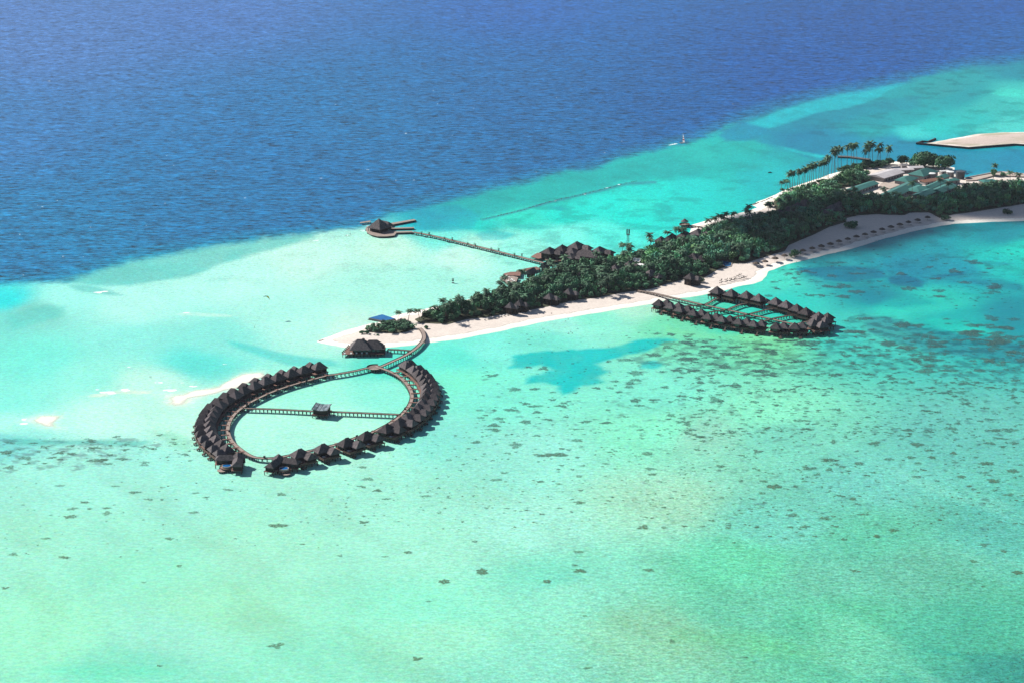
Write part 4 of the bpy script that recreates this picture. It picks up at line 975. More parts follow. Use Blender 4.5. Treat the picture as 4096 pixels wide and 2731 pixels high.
house = make_house(); hused = False
def place_house(px, zt, sc, rot, label, group, base=1.2, clear=9.0):
    global hused
    h = copy_tree(house) if hused else house
    hused = True
    a = G(*px, zt)
    szz = (zt - base) / 8.6
    h.location = (a.x, a.y, base); h.rotation_euler = (0, 0, R(rot)); h.scale = (sc, sc, szz)
    HOUSES.append((a.x, a.y, clear * sc, zt))
    tag(h, label, 'house', group)
GH = 'main lodge roofs by the long jetty'
for px, zt, sc, lab in ((cA((830, 371))[0], 10.5, 1.45, 'grey thatched lodge nearest the long jetty, first of the stepped hall roofs'), (cA((1000, 337))[0], 11.0, 1.3, 'grey thatched lodge with peaked roof between first and tallest hall roofs'),
                        (cA((1195, 294))[0], 12.0, 1.55, 'tallest grey thatched lodge in the stepped group by the long jetty'), (cA((1145, 383))[0], 9.5, 1.3, 'grey thatched lodge in front of the tallest hall roof'),
                        (cA((1120, 452))[0], 8.0, 1.2, 'lowest grey thatched lodge at the front edge of the stepped group'), (cA((1500, 361))[0], 11.0, 1.5, 'grey thatched lodge at the right end of the stepped group, beside the mast')):
    place_house(px, zt, sc, -34, lab, GH, clear=7.5)
ah = G(*cA((1330, 403))[0], 9.0)
e = empty('banquet_hall', (ah.x, ah.y, 1.2), R(-20))
MB().hip(0, 0, 19, 15, 3.4, 7.8, 8.0).build('roof', M_ROOF, e); MB().box(-8.3, 8.3, -6.2, 6.2, 0, 3.45).build('wall', M_WALL, e)
MB().hip(8.5, -1.5, 9, 9, 3.2, 5.8, 3.0).build('porch_roof', M_ROOF, e)
tag(e, 'broad low thatched hall roof right of the stepped lodge group', 'hall'); HOUSES.append((ah.x, ah.y, 12, 9))
# narrow gabled roofs of the pool bar and shade sails, left of the lodges
for px, zt, rot, L, W, lab in ((cA((785, 562))[0], 8.5, 62, 11, 7.5, 'grey gabled roof with bright ridge where the long jetty lands'), (cA((585, 655))[0], 7.8, 60, 10, 6.5, 'grey gabled roof between lounger deck and jetty landing'),
                               (cA((945, 660))[0], 7.6, 62, 9, 4.5, 'narrow grey gabled roof among palms right of the jetty landing')):
    a = G(*px, zt)
    e = empty('gabled_pavilion', (a.x, a.y, 1.3), R(rot))
    MB().gable(0, 0, L, W, 3.0, zt - 1.3).build('roof', M_ROOF, e)
    for x in (-L * .42, L * .42):
        for y in (-W * .4, W * .4): MB().box(x - .18, x + .18, y - .18, y + .18, 0, 3.05).build('post', M_RAIL, e)
    MB().box(-L * .4, L * .4, -W * .25, W * .25, 0, 2.6).build('wall', M_WALL, e)
    tag(e, lab, 'pavilion', 'gabled pavilions by the lounger decks'); HOUSES.append((a.x, a.y, 7, zt))
GF = 'thatched roofs showing through the forest canopy'
forest_roofs = [(cA((1240, 705)), -30, 0.9, 'small grey roof alone in the canopy below the lodge group'), (cA((1720, 600)), -30, 1.25, 'wide grey roof in the canopy left of the satellite dishes'),
    (cA((1905, 552)), -36, 0.95, 'pointed grey roof next to the satellite dishes'), (cA((2195, 672)), -52, 1.15, 'steep grey roof split by a dark band, above the beach boardwalk'), (cA((1092, 918)), -30, 0.85, 'small pale roof near the beach edge, left of the boardwalk'),
    (cA((835, 985)), -34, 0.85, 'pale square roof at the beach edge trees, right of the white sun beds'), (cA((430, 1072)), -30, 0.75, 'small pale roof at the beach trees above the white sun beds'), (cA((305, 1105)), -30, 0.7, 'smallest pale roof in the trees at the island\'s west half'),
    (cB((365, 655)), -36, 1.0, 'grey roof on the far tree line, first right of the mast'), (cB((540, 608)), -36, 1.0, 'grey roof on the far tree line, second right of the mast'), (cB((745, 570)), -40, 1.15, 'grey roof on the far tree line just left of the gazebo\'s boardwalk'),
    (cB((945, 535)), -36, 1.35, 'large grey roof on the far tree line below the gazebo\'s boardwalk'), (cB((880, 915)), -22, 1.3, 'wide grey roof in the middle of the canopy above the blue beach pool'), (cB((1010, 948)), -22, 0.9, 'small grey roof beside the wide one above the beach pool'),
    (cB((830, 1228)), -38, 0.95, 'pointed hut roof at the beach edge by a round bush'), (cC((650, 935)), -36, 1.2, 'dark roof in shaded canopy, nearest the palm row'), (cC((545, 985)), -36, 1.15, 'dark roof in shaded canopy, second below the palm row'),
    (cC((400, 1040)), -36, 1.15, 'dark roof in shaded canopy, third below the palm row'), (cC((255, 1090)), -36, 1.1, 'dark roof in shaded canopy, fourth below the palm row'), (cC((1195, 970)), -36, 1.25, 'dark roof in shaded canopy, nearest the green-roofed buildings'),
    (cC((1075, 1022)), -36, 1.15, 'dark roof in shaded canopy, second from the green-roofed buildings'), (cC((935, 1082)), -36, 1.15, 'dark roof in shaded canopy, third from the green-roofed buildings')]
for px, rot, sc, lab in forest_roofs:
    place_house(px[0], 10.3, sc * 1.08, rot, lab, GF, clear=6.4)

# terraces with loungers
cT = crop(1980, 1000, 5.17)
def terrace(px, z, label, m=M_DECK, name='terrace'):
    W = GP(px, z); o = W[0]
    e = empty(name, (o.x, o.y, 0)); loc = [(p.x - o.x, p.y - o.y) for p in W]
    MB().prism(loc, z - 0.3, z).build('deck', m, e)
    sp = []
    for a, b in zip(loc, loc[1:] + loc[:1]):
        for t in np.linspace(0, 1, 6, endpoint=False): sp.append((a[0] + (b[0] - a[0]) * t * .97, a[1] + (b[1] - a[1]) * t * .97))
    stilts(e, sp, z - 0.31)
    tag(e, label, 'terrace')
    return e
terrace(cT((100, 580), (190, 545), (330, 530), (480, 570), (440, 660), (270, 705)), 2.0, 'pale wooden lounger terrace over the lagoon, the lowest of three')
terrace(cT((180, 490), (320, 455), (540, 450), (520, 540), (340, 528), (230, 540)), 2.4, 'wooden terrace lined with shrubs above the lowest lounger terrace', M_DECKR)
terrace(cT((440, 430), (620, 385), (860, 345), (960, 400), (700, 440), (545, 448), (450, 450)), 2.4, 'long wooden terrace behind the gabled roofs by the jetty landing', M_DECKR)
terrace(cT((740, 140), (880, 60), (960, 70), (1060, 150), (900, 185)), 2.2, 'wooden terrace at the foot of the first lodge, beside the long jetty', M_DECKR)
terrace(cA((770, 530), (960, 505), (1010, 545), (860, 570)), 2.1, 'red-brown terrace between the long jetty and the lowest lodge', M_DECKR)
_ll = []
for k, px in enumerate(((145, 567), (182, 582), (195, 603), (230, 548), (278, 572), (298, 598), (335, 618), (352, 635), (262, 650), (285, 668), (320, 680), (385, 655))):
    p = G(*cT(px)[0], 2.0)
    _ll.append((make_sunbed('terrace_lounger', (p.x, p.y, 2.0), R(random.choice((30, 35, 210))), 'x', L=1.9, W=0.95), 'white lounger on the lowest wooden terrace over the lagoon', 'white loungers on the lowest terrace', px[0]))
rank_labels(_ll, 'sun bed')

# telecom mast and satellite dishes
tb = G(*cA((1885, 470))[0], 1.2)
e = empty('telecom_mast', (tb.x, tb.y, 1.2))
H = 21.5
for sx in (-1, 1):
    for sy in (-1, 1): MB().tube([(sx * 1.2, sy * 1.2, 0), (sx * 0.55, sy * 0.55, H)], 0.13, 5).build('leg', M_STEEL, e)
br = MB()
for k in range(12):
    z0, z1 = k * H / 12, (k + 1) * H / 12; r0 = 1.2 - 0.65 * z0 / H; r1 = 1.2 - 0.65 * z1 / H
    for a, b in (((-1, -1), (1, -1)), ((1, -1), (1, 1)), ((1, 1), (-1, 1)), ((-1, 1), (-1, -1))):
        br.tube([(a[0] * r0, a[1] * r0, z0), (b[0] * r1, b[1] * r1, z1)], 0.07, 4, cap=False); br.tube([(a[0] * r1, a[1] * r1, z1), (b[0] * r1, b[1] * r1, z1)], 0.07, 4, cap=False)
tag(br.build('lattice', M_STEEL, e), kind='stuff')
MB().box(-1.5, 1.5, -1.5, 1.5, H - 4.4, H - 4.2).build('antenna_platform', M_STEEL, e)
for t in (0, 90, 180, 270):
    x, y = 1.45 * math.cos(R(t + 30)), 1.45 * math.sin(R(t + 30)); MB().box(x - .22, x + .22, y - .22, y + .22, H - 3.6, H + 0.3).build('antenna_panel', M_STEEL, e)
tag(e, 'slim dark telecom mast rising from the trees beside the lodges', 'mast')
for px, lab in ((cA((1985, 535))[0], 'white satellite dish above the trees, the left of two'), (cA((2028, 541))[0], 'white satellite dish above the trees, the right of two')):
    p = G(*px, 9.0)
    e = empty('satellite_dish', (p.x, p.y, 1.2), R(-100))
    MB().tube([(0, 0, 0), (0, 0, 7.2)], 0.2, 6).build('mast', M_STEEL, e)
    mb = MB().lathe([(0.05, 0), (0.9, 0.18), (1.7, 0.6), (1.75, 0.55), (0.9, 0.1), (0.05, -0.08)], 14)
    c_, s_ = math.cos(R(50)), math.sin(R(50)); mb.v = [(x * c_ + z * s_, y, -x * s_ + z * c_ + 7.6) for x, y, z in mb.v]
    mb.build('reflector', M_WHITE, e)
    tag(e, lab, 'satellite dish', 'two satellite dishes')
    HOUSES.append((p.x, p.y, 4.5, 9))
p = G(*cA((2060, 585))[0], 8.0)
e = empty('plant_room', (p.x, p.y, 1.2), R(-30))
MB().box(-3, 3, -2.4, 2.4, 0, 5.8).build('wall', M_PLASTER, e); MB().box(-3.3, 3.3, -2.7, 2.7, 5.8, 6.0).build('roof', M_WHITE, e)
tag(e, 'small flat white-roofed plant room below the satellite dishes', 'building'); HOUSES.append((p.x, p.y, 6, 7))

# gazebo on the far beach
gz = G(*cB((738, 470))[0], 1.6)
e = empty('gazebo', (gz.x, gz.y, 0))
MB().prism([(4.7 * math.cos(t), 4.7 * math.sin(t)) for t in np.linspace(0, 2 * math.pi, 16, endpoint=False)], 1.2, 1.6).build('deck', M_DECK, e)
MB().lathe([(0.1, 7.2), (1.2, 6.3), (3.6, 4.7), (3.5, 4.6), (0.4, 5.6)], 8).build('roof', M_ROOF, e)
for k in range(6):
    t = k * math.pi / 3; MB().tube([(2.9 * math.cos(t), 2.9 * math.sin(t), 1.6), (2.9 * math.cos(t), 2.9 * math.sin(t), 4.9)], 0.14, 5).build('post', M_RAIL, e)
MB().lathe([(4.4, 1.6), (4.6, 1.6), (4.6, 2.5), (4.45, 2.5), (4.45, 1.62)], 16).build('railing', M_RAIL, e)
stilts(e, [(4 * math.cos(t), 4 * math.sin(t)) for t in np.linspace(0, 6.28, 9)], 1.19)
tag(e, 'small round thatched gazebo on piles off the far beach', 'gazebo')
walkway('gazebo_walkway', GP(cB((800, 478), (900, 492), (1010, 508)), 1.6), 1.6, 'short boardwalk from the far beach out to the round gazebo')
# blue pool in the trees by the long beach
pq = GP(cB((1270, 1045), (1330, 1035), (1475, 1070), (1465, 1118), (1390, 1135)), 1.5); o_ = pq[0]
e = empty('beach_pool', (o_.x, o_.y, 0)); loc = [(p.x - o_.x, p.y - o_.y) for p in pq]
cen = (sum(p[0] for p in loc) / 5, sum(p[1] for p in loc) / 5)
MB().prism([(cen[0] + (x - cen[0]) * 1.12, cen[1] + (y - cen[1]) * 1.12) for x, y in loc], 1.0, 1.75).build('pool_rim', M_TILE, e)
MB().prism([(cen[0] + (x - cen[0]) * .98, cen[1] + (y - cen[1]) * .98) for x, y in loc], 1.6, 1.80).build('pool_water', mat('pool_water_deep', (0.02, 0.12, 0.28), (0.015, 0.09, 0.22), scale=0.3, rough=0.1, spec=0.4), e)
tag(e, 'blue swimming pool in the trees at the edge of the long beach', 'pool')
HOUSES.append((o_.x + cen[0], o_.y + cen[1], 10, 1.8)); HOUSES.append((o_.x + cen[0] + 3, o_.y + cen[1] - 9, 8, 1.8))

# ================================================================== SERVICE YARD AT THE FAR END
def shed(name, px, z, rot, L, W, hw, hr, mroof, label, kind='gable', group=None, cat='building', ridge=None, mwall=M_PLASTER):
    a = G(*px, z)
    e = empty(name, (a.x, a.y, 1.2), R(rot))
    if kind == 'gable': MB().gable(0, 0, L, W, hw, hr).build('roof', mroof, e)
    else: MB().hip(0, 0, L, W, hw, hr, ridge if ridge is not None else max(0.5, L - W)).build('roof', mroof, e)
    w = MB().box(-L * .47, L * .47, -W * .44, W * .44, 0, hw + 0.05).build('wall', mwall, e)
    n = max(2, int(L / 6))
    for k in range(n):
        x = -L * .42 + (k + .3) * L * .84 / n
        MB().box(x, x + 1.8, -W * .44 - 0.06, -W * .44, 1.0, min(2.6, hw - .3)).build('window', M_GLASS, w)
    tag(e, label, cat, group); HOUSES.append((a.x, a.y, max(L, W) * .5, 6))
    if L > W * 1.6:
        c_, s_ = math.cos(R(rot)), math.sin(R(rot))
        for t in (-.33, .33): HOUSES.append((a.x + c_ * L * t, a.y + s_ * L * t, W * .75, 6))
    return e
GS = 'service buildings at the far end of the island'
shed('workshop_shed', cC((1935, 535))[0], 5.5, 47, 36, 20, 4.2, 6.4, M_SHED, 'large white-roofed workshop shed beside the sandy yard', group=GS)
shed('green_roofed_block', cD((775, 822))[0], 6.5, 50, 30, 18, 4.6, 8.6, M_GREEN, 'green hip-roofed block in front of the two round trees', 'hip', GS)
shed('green_roofed_block', cD((510, 925))[0], 5.5, 54, 24, 15, 3.8, 6.6, M_GREEN, 'green-roofed block at the right edge of the sandy yard', 'hip', GS)
shed('green_roofed_block', cD((430, 1085))[0], 5.5, 56, 62, 17, 3.6, 6.6, M_GREEN, 'longest green-roofed block, running along the forest edge', 'hip', GS)
shed('green_roofed_block', cD((700, 1075))[0], 5.5, 50, 26, 18, 3.6, 6.4, M_GREEN, 'green hip roof adjoining the right end of the longest green block', 'hip', GS)
shed('green_roofed_block', cD((955, 1015))[0], 5.2, 54, 36, 10, 3.6, 5.8, M_GREEN, 'narrow green-roofed block behind the right-hand green roofs', 'gable', GS)
shed('green_roofed_block', cD((1095, 1072))[0], 5.2, 54, 34, 14, 3.6, 6.0, M_GREEN, 'green-roofed block with pale ridge nearest the right-hand forest', 'gable', GS)
shed('green_roofed_block', cD((790, 1150))[0], 5.2, 54, 28, 13, 3.6, 6.0, M_GREEN, 'low green roof with pale ridge at the front forest edge', 'gable', GS)
shed('green_roofed_block', cC((1560, 728))[0], 5.2, 50, 44, 12, 3.4, 5.4, M_GREEN, 'long green roof with rooftop units left of the sandy yard', 'gable', GS)
shed('green_roofed_block', cD((1230, 935))[0], 5.2, 20, 13, 8, 3.4, 5.0, M_GREEN, 'small green roof in front of the dark water tank', 'hip', GS)
shed('green_roofed_block', cD((1790, 945))[0], 5.2, 20, 16, 10, 3.2, 4.6, M_GREEN, 'small flat green roof at the quay among bushes', 'hip', GS)
shed('green_roofed_block', cD((1075, 885))[0], 5.2, 52, 14, 9, 3.4, 5.4, M_GREEN, 'small green roof between the white tank and the pale shed', 'gable', GS)
shed('tin_shed', cD((465, 778))[0], 4.4, 12, 19, 9, 3.2, 4.2, M_SHED, 'rusty pale tin shed behind the sandy yard', group=GS)
shed('tin_shed', cD((650, 745))[0], 4.6, 10, 15, 9, 3.4, 4.8, M_SHED, 'grey tin shed in front of the big round trees', group=GS)
shed('tin_shed', cD((1100, 800))[0], 4.6, 18, 8.5, 5, 3.2, 4.0, M_WHITE, 'small bright white shed right of the green hip roof', group=GS)
shed('tin_shed', cD((470, 712))[0], 5.0, 10, 7, 7, 3.6, 5.4, M_PLASTER, 'small grey gabled store at the foot of the left round tree', group=GS)
shed('terracotta_block', cD((905, 945))[0], 4.6, 30, 24, 10, 3.2, 4.8, M_RUST, 'brown tile-roofed block beside the round white tank', 'gable', GS)
for px, r, h, mm, lab in ((cD((893, 925))[0], 4.0, 5.4, M_WHITE, 'round white water tank behind the brown tile roof'), (cD((1190, 890))[0], 3.7, 4.8, M_WHITE, 'round white water tank beside the dark tank'), (cD((1348, 915))[0], 4.3, 6.5, M_STEEL, 'tall dark round water tank by the quay')):
    p = G(*px, 1.2)
    e = empty('water_tank', (p.x, p.y, 1.2))
    MB().lathe([(r, 0), (r, h), (r * .98, h), (r * .98, h - 0.2)], 24).build('shell', M_PLASTER if mm is M_WHITE else mm, e)
    MB().lathe([(0.02, h + r * .16), (r * 1.02, h + 0.02), (r * 1.02, h - 0.15)], 24).build('roof', mm if mm is M_WHITE else M_STEEL, e)
    tag(e, lab, 'tank', 'water tanks of the service yard'); HOUSES.append((p.x, p.y, r + 3, h))
# sandy yard and quay apron
yd = GP(cC((1800, 800), (1850, 720), (2020, 660), (2110, 640), (2150, 740), (2000, 800), (1880, 815)), 0); o_ = yd[0]
tag(MB().prism([(p.x, p.y) for p in yd], 0.8, 2.02).build('sandy_yard', M_PAVE), kind='structure'); HOUSES.append((sum(p.x for p in yd) / 7, sum(p.y for p in yd) / 7, 16, 2)); HOUSES.append((sum(p.x for p in yd) / 7 + 2, sum(p.y for p in yd) / 7 - 24, 10, 2))
qa = GP(cD((1430, 935), (1500, 918), (1850, 850), (2000, 838), (2352, 870), (2352, 920), (1900, 900), (1600, 975), (1440, 985)), 0)
tag(MB().prism([(p.x, p.y) for p in qa], -0.6, 1.9).build('quay_apron', M_PAVE), kind='structure')
for p in GP(cD((1560, 950), (1700, 915), (1850, 885)), 0): HOUSES.append((p.x, p.y, 12, 2))
def wall_line(name, pts, w, z0, z1, m, label, cat='sea wall'):
    path = [p for p in GP(pts, 0)]; o = path[0].copy(); path = [p - o for p in path]
    mb = MB(); strip(mb, path, normals(path), -w / 2, w / 2, z0, z1)
    ob = mb.build(name, m, None, (o.x, o.y, 0)); tag(ob, label, cat); return ob
wall_line('quay_wall', cD((1470, 938), (1870, 862), (2000, 848)), 1.6, -0.6, 2.5, M_PLASTER, 'pale quay wall along the boat landing behind the forest')
wall_line('spit_sea_wall', cD((665, 388), (900, 408), (1200, 436), (1480, 461), (1850, 432), (2200, 405), (2352, 416), (3900, 445)), 1.3, -0.6, 2.0, M_STONE, 'dark stone sea wall along the front of the sand spit')
wall_line('spit_groyne', cD((665, 385), (760, 350), (845, 358), (965, 310)), 1.4, -0.6, 1.6, M_STONE, 'dark kinked stone groyne enclosing the tip of the sand spit')
wall_line('harbour_groyne', cC((1180, 280), (1350, 285), (1500, 305), (1680, 330)), 5.0, -0.6, 1.5, M_ROCK, 'brown stone groyne in the water behind the tall palms')
def rocks(name, pts, n, wid, size, label, cat='breakwater', foam=None):
    path = resample(GP(pts, 0), 1.0); ns = normals(path); o = path[0].copy()
    e = empty(name, (o.x, o.y, 0)); mb = MB(); rr = random.Random(5)
    for k in range(n):
        i = rr.randrange(len(path)); c = path[i] - o + ns[i] * rr.uniform(-wid, wid); s = rr.uniform(.5, 1) * size
        pts8 = [(c.x + s * x * rr.uniform(.6, 1.1), c.y + s * y * rr.uniform(.6, 1.1), z * s * rr.uniform(.6, 1.1) + .1) for z in (-.8, .45) for x, y in ((-1, -1), (1, -1), (1, 1), (-1, 1))]
        mb.add(pts8, [(0, 3, 2, 1), (4, 5, 6, 7), (0, 1, 5, 4), (1, 2, 6, 5), (2, 3, 7, 6), (3, 0, 4, 7)])
    tag(mb.build('rocks', M_ROCK, e), kind='stuff'); tag(e, label, cat); return e
rocks('reef_breakwater', cN2((1050, 972), (1300, 915), (1500, 857), (1700, 810), (1900, 762), (2030, 728), (2100, 716)), 260, 1.2, 0.38, 'long low rubble breakwater line on the reef behind the island')
rocks('tip_groyne', c3((150, 722), (230, 705), (330, 685), (530, 655)), 130, 0.7, 0.55, 'dark rubble and sandbag groyne on the island\'s western sand tip', 'groyne')
rocks('beach_groyne', cB((1820, 155), (1900, 130), (2000, 100), (2120, 45)), 120, 1.2, 0.8, 'dark rubble revetment at the corner of the far beach', 'groyne')

# ================================================================== VEGETATION
def leaf_material(name, c1, c2, c3):
    m, nt, b = nodes_of(name)
    n = noise_node(nt, 0.35, 4, 0.6)
    oi = nd(nt, 'ShaderNodeObjectInfo')
    r = ramp_node(nt, n.outputs['Fac'], [(0.32, c1), (0.52, c2), (0.72, c3)])
    mr = nd(nt, 'ShaderNodeMapRange'); mr.inputs['To Min'].default_value = 0.6; mr.inputs['To Max'].default_value = 1.6
    lnk(nt, oi.outputs['Random'], mr.inputs['Value'])
    at = nd(nt, 'ShaderNodeAttribute', attribute_name='tint')
    sc = nd(nt, 'ShaderNodeVectorMath', operation='SCALE'); lnk(nt, r.outputs[0], sc.inputs[0]); lnk(nt, mr.outputs[0], sc.inputs['Scale'])
    mu = nd(nt, 'ShaderNodeVectorMath', operation='MULTIPLY'); lnk(nt, sc.outputs[0], mu.inputs[0]); lnk(nt, at.outputs['Color'], mu.inputs[1])
    lnk(nt, mu.outputs[0], b.inputs['Base Color'])
    b.inputs['Roughness'].default_value = 0.65; b.inputs['Specular IOR Level'].default_value = 0.2
    return m
M_LEAF = leaf_material('broad_leaves', (0.028, 0.088, 0.052), (0.050, 0.140, 0.066), (0.088, 0.180, 0.075))
M_PALM = leaf_material('palm_fronds', (0.024, 0.068, 0.040), (0.040, 0.100, 0.050), (0.080, 0.135, 0.060))
def crown_arrays(seed, n, rx, ry, h, leaf, lobes=9, base=0.12):
    """n leaf-clump quads through a lumpy crown, z from 0 to h"""
    g = np.random.default_rng(seed)
    lc = np.stack([g.uniform(-.62, .62, lobes) * rx, g.uniform(-.62, .62, lobes) * ry, g.uniform(.30, .78, lobes) * h], 1)
    lr = g.uniform(.32, .52, lobes)
    lc[0] = (0, 0, .55 * h); lr[0] = .6
    which = g.integers(0, lobes, n)
    d = g.normal(size=(n, 3)); d /= np.linalg.norm(d, axis=1)[:, None]
    rad = g.uniform(.55, 1.0, n) ** .5
    c = lc[which] + d * (lr[which] * rad)[:, None] * np.array((rx, ry, h * .62))
    c[:, 2] = np.clip(c[:, 2], base * h, None) + g.uniform(-.1, .1, n)
    up = d * .9 + g.normal(size=(n, 3)) * .55 + np.array((0, 0, .35)); up /= np.linalg.norm(up, axis=1)[:, None]
    a = np.cross(up, g.normal(size=(n, 3))); a /= np.linalg.norm(a, axis=1)[:, None]; b = np.cross(up, a)
    s = g.uniform(.6, 1.25, n)[:, None] * leaf
    V = np.stack([c - a * s, c + b * s * .7, c + a * s, c - b * s * .7], 1).reshape(-1, 3)
    F = np.arange(4 * n).reshape(-1, 4)
    tone = np.repeat(g.uniform(.7, 1.3, lobes)[which] * g.uniform(.8, 1.2, n), 4)
    col = np.stack([tone * (1 + .10 * g.normal()), tone, tone * (1 + .08 * g.normal())], 1)
    return V, F, np.clip(col, .4, 1.8)
CROWNS = [crown_arrays(100 + k, 520, 4.6, 4.6, 7.0, 0.62) for k in range(7)]
CROWN_ME = []
for k, (V, F, cl) in enumerate(CROWNS):
    me = np_mesh(f'crown_mesh_{k}', V, F, cl); me.materials.append(M_LEAF); CROWN_ME.append(me)
BUSHES = [crown_arrays(200 + k, 420, 2.6, 2.6, 2.6, 0.36, lobes=8, base=0.02) for k in range(3)]
BUSH_ME = []
for k, (V, F, cl) in enumerate(BUSHES):
    me = np_mesh(f'bush_mesh_{k}', V, F, cl); me.materials.append(M_LEAF); BUSH_ME.append(me)
BIG_ME = []
for k in range(2):
    V, F, cl = crown_arrays(300 + k, 1500, 2.6, 2.6, 2.6, 0.20, lobes=12, base=0.02)
    me = np_mesh(f'big_crown_mesh_{k}', V, F, cl); me.materials.append(M_LEAF); BIG_ME.append(me)
tk = MB(); tk.tube([(0, 0, -.3), (.1, .05, 1.6), (.05, .2, 3.6), (.2, .1, 5.4)], [.34, .27, .2, .1], 6)
for a in (0.3, 2.2, 4.1, 5.4):
    tk.tube([(.08, .1, 2.0 + a * .2), (1.1 * math.cos(a), 1.1 * math.sin(a), 3.3), (2.3 * math.cos(a), 2.3 * math.sin(a), 4.6)], [.17, .11, .05], 5)
TRUNK_ME = tk.mesh('trunk_mesh'); TRUNK_ME.materials.append(M_BARK)

def palm_meshes(seed, H):
    rr = random.Random(seed); lean = rr.uniform(.8, 3.4); az = rr.uniform(0, 6.28)
    pts = [(lean * (t ** 1.6) * math.cos(az), lean * (t ** 1.6) * math.sin(az), H * t - .3 * (t == 0)) for t in (0, .25, .5, .75, 1.0)]
    tr = MB().tube(pts, [.30, .22, .19, .17, .15], 6).mesh(f'palm_trunk_mesh_{seed}'); tr.materials.append(M_PALMBARK)
    top = Vector(pts[-1]); V = []; F = []
    for k in range(21):
        a = k * 2.399 + rr.uniform(-.2, .2); el = rr.uniform(-.55, 1.15); L = rr.uniform(3.3, 5.0)
        seg = []
        for j in range(6):
            t = j / 5; e2 = el - 1.5 * t * t * (0.75 + .4 * (el > 0))
            r = L * t * math.cos(el - .5 * t); z = L * t * math.sin(el - .75 * t)
            seg.append(top + Vector((r * math.cos(a), r * math.sin(a), z)))
        side = Vector((-math.sin(a), math.cos(a), 0))
        for j in range(5):
            p, q = seg[j], seg[j + 1]; w0 = (.2, .85, 1.0, .85, .5)[j]; w1 = (.85, 1.0, .85, .5, .05)[j]
            for s in (-1, 1):
                for u0, u1 in ((0, .42), (.5, .92)):
                    pa = p.lerp(q, u0); pb = p.lerp(q, u1); wa = w0 + (w1 - w0) * u0; wb = w0 + (w1 - w0) * u1
                    n = len(V); dz = Vector((0, 0, -.55))
                    V += [pa, pb, pb + side * s * wb + dz * wb + (q - p) * .25, pa + side * s * wa + dz * wa + (q - p) * .25]; F.append((n, n + 1, n + 2, n + 3))
    V = np.array([tuple(v) for v in V]); tone = np.repeat(np.random.default_rng(seed).uniform(.75, 1.25, len(F)), 4)
    me = np_mesh(f'palm_crown_mesh_{seed}', V, np.array(F), np.stack([tone] * 3, 1)); me.materials.append(M_PALM)
    return tr, me
PALMS = [palm_meshes(31 + k, H) for k, H in enumerate((15.0,) * 7)]
def inst(name, me, parent=None):
    o = bpy.data.objects.new(name, me); C.objects.link(o); o.parent = parent; return o
def tree(loc, s, h, label, group):
    e = empty('broadleaf_tree', loc, random.uniform(0, 6.28)); e.scale = (s, s, h)
    inst('trunk', TRUNK_ME, e); c = inst('crown', random.choice(CROWN_ME), e); c.location = (0, 0, .9)
    return tag(e, label, 'tree', group)
def palm(loc, H, s, label, group):
    e = empty('coconut_palm', loc, random.uniform(0, 6.28)); k = random.randrange(len(PALMS))
    t = inst('trunk', PALMS[k][0], e); c = inst('crown', PALMS[k][1], e)
    c.location = (0, 0, 0); e.scale = (s * 1.12, s * 1.12, H / 15.0) 
    return tag(e, label, 'palm tree', group)
def bush(loc, s, h, label, group=None):
    e = empty('beach_bush', loc, random.uniform(0, 6.28)); e.scale = (s, s, h)
    inst('foliage', random.choice(BUSH_ME), e)
    MB().tube([(0, 0, -.2), (0, 0, .9)], .12, 5).build('stem', M_BARK, e)
    return tag(e, label, 'bush', group)

# where the wood stands (outlines on the chart, at ground level)
WOOD = ([(1731, 1302), (1792, 1304), (1868, 1285), (1955, 1275), (2047, 1257), (2108, 1249), (2190, 1233), (2307, 1206), (2389, 1198), (2486, 1178), (2605, 1162), (2678, 1139), (2749, 1122), (2818, 1117), (2869, 1086), (2907, 1074), (2933, 1062), (2984, 1058), (3060, 1033),
         (3139, 1010), (3154, 988), (3256, 945), (3317, 915), (3385, 895), (3378, 881), (3429, 869), (3510, 864), (3617, 868), (3640, 858), (3713, 856), (3759, 878), (3815, 864), (3917, 851), (4096, 823), (4400, 798), (4700, 790), (4700, 755), (4300, 752), (4096, 752), (3930, 757), (3850, 772), (3823, 778),
         (3726, 797), (3649, 804), (3530, 802), (3500, 790), (3407, 800), (3369, 790), (3355, 762), (3484, 738), (3494, 722), (3471, 700), (3369, 702), (3325, 732), (3267, 762), (3203, 775), (3135, 790), (3095, 812), (3098, 838), (3110, 855), (3086, 868), (3022, 885), (2907, 912), (2831, 928), (2805, 940),
         (2729, 972), (2627, 1006), (2550, 1024), (2500, 1042), (2400, 1062), (2337, 1074), (2248, 1084), (2203, 1098), (2128, 1134), (2069, 1160), (2010, 1178), (1950, 1196), (1904, 1210), (1802, 1248), (1700, 1268), (1660, 1285), (1680, 1300)])
CLUMP = c3((890, 600), (1100, 615), (1300, 632), (1500, 610), (1640, 555), (1560, 500), (1400, 470), (1150, 480), (990, 530))
rt = np.random.default_rng(21)
def scatter(outline, spacing, inset=2.0):
    W = np.array([(p.x, p.y) for p in GP(outline)])
    x0, y0 = W.min(0); x1, y1 = W.max(0); out = []
    n = int((x1 - x0) * (y1 - y0) / (spacing * spacing) * 4)
    X = rt.uniform(x0, x1, n); Y = rt.uniform(y0, y1, n); d = sdist(X, Y, W)
    grid = {}
    for x, y, dd in zip(X, Y, d):
        if dd < inset: continue
        k = (int(x // spacing), int(y // spacing))
        if any((x - a) ** 2 + (y - b) ** 2 < spacing * spacing for i in (-1, 0, 1) for j in (-1, 0, 1) for a, b in grid.get((k[0] + i, k[1] + j), ())): continue
        grid.setdefault(k, []).append((x, y)); out.append((x, y, dd))
    return out
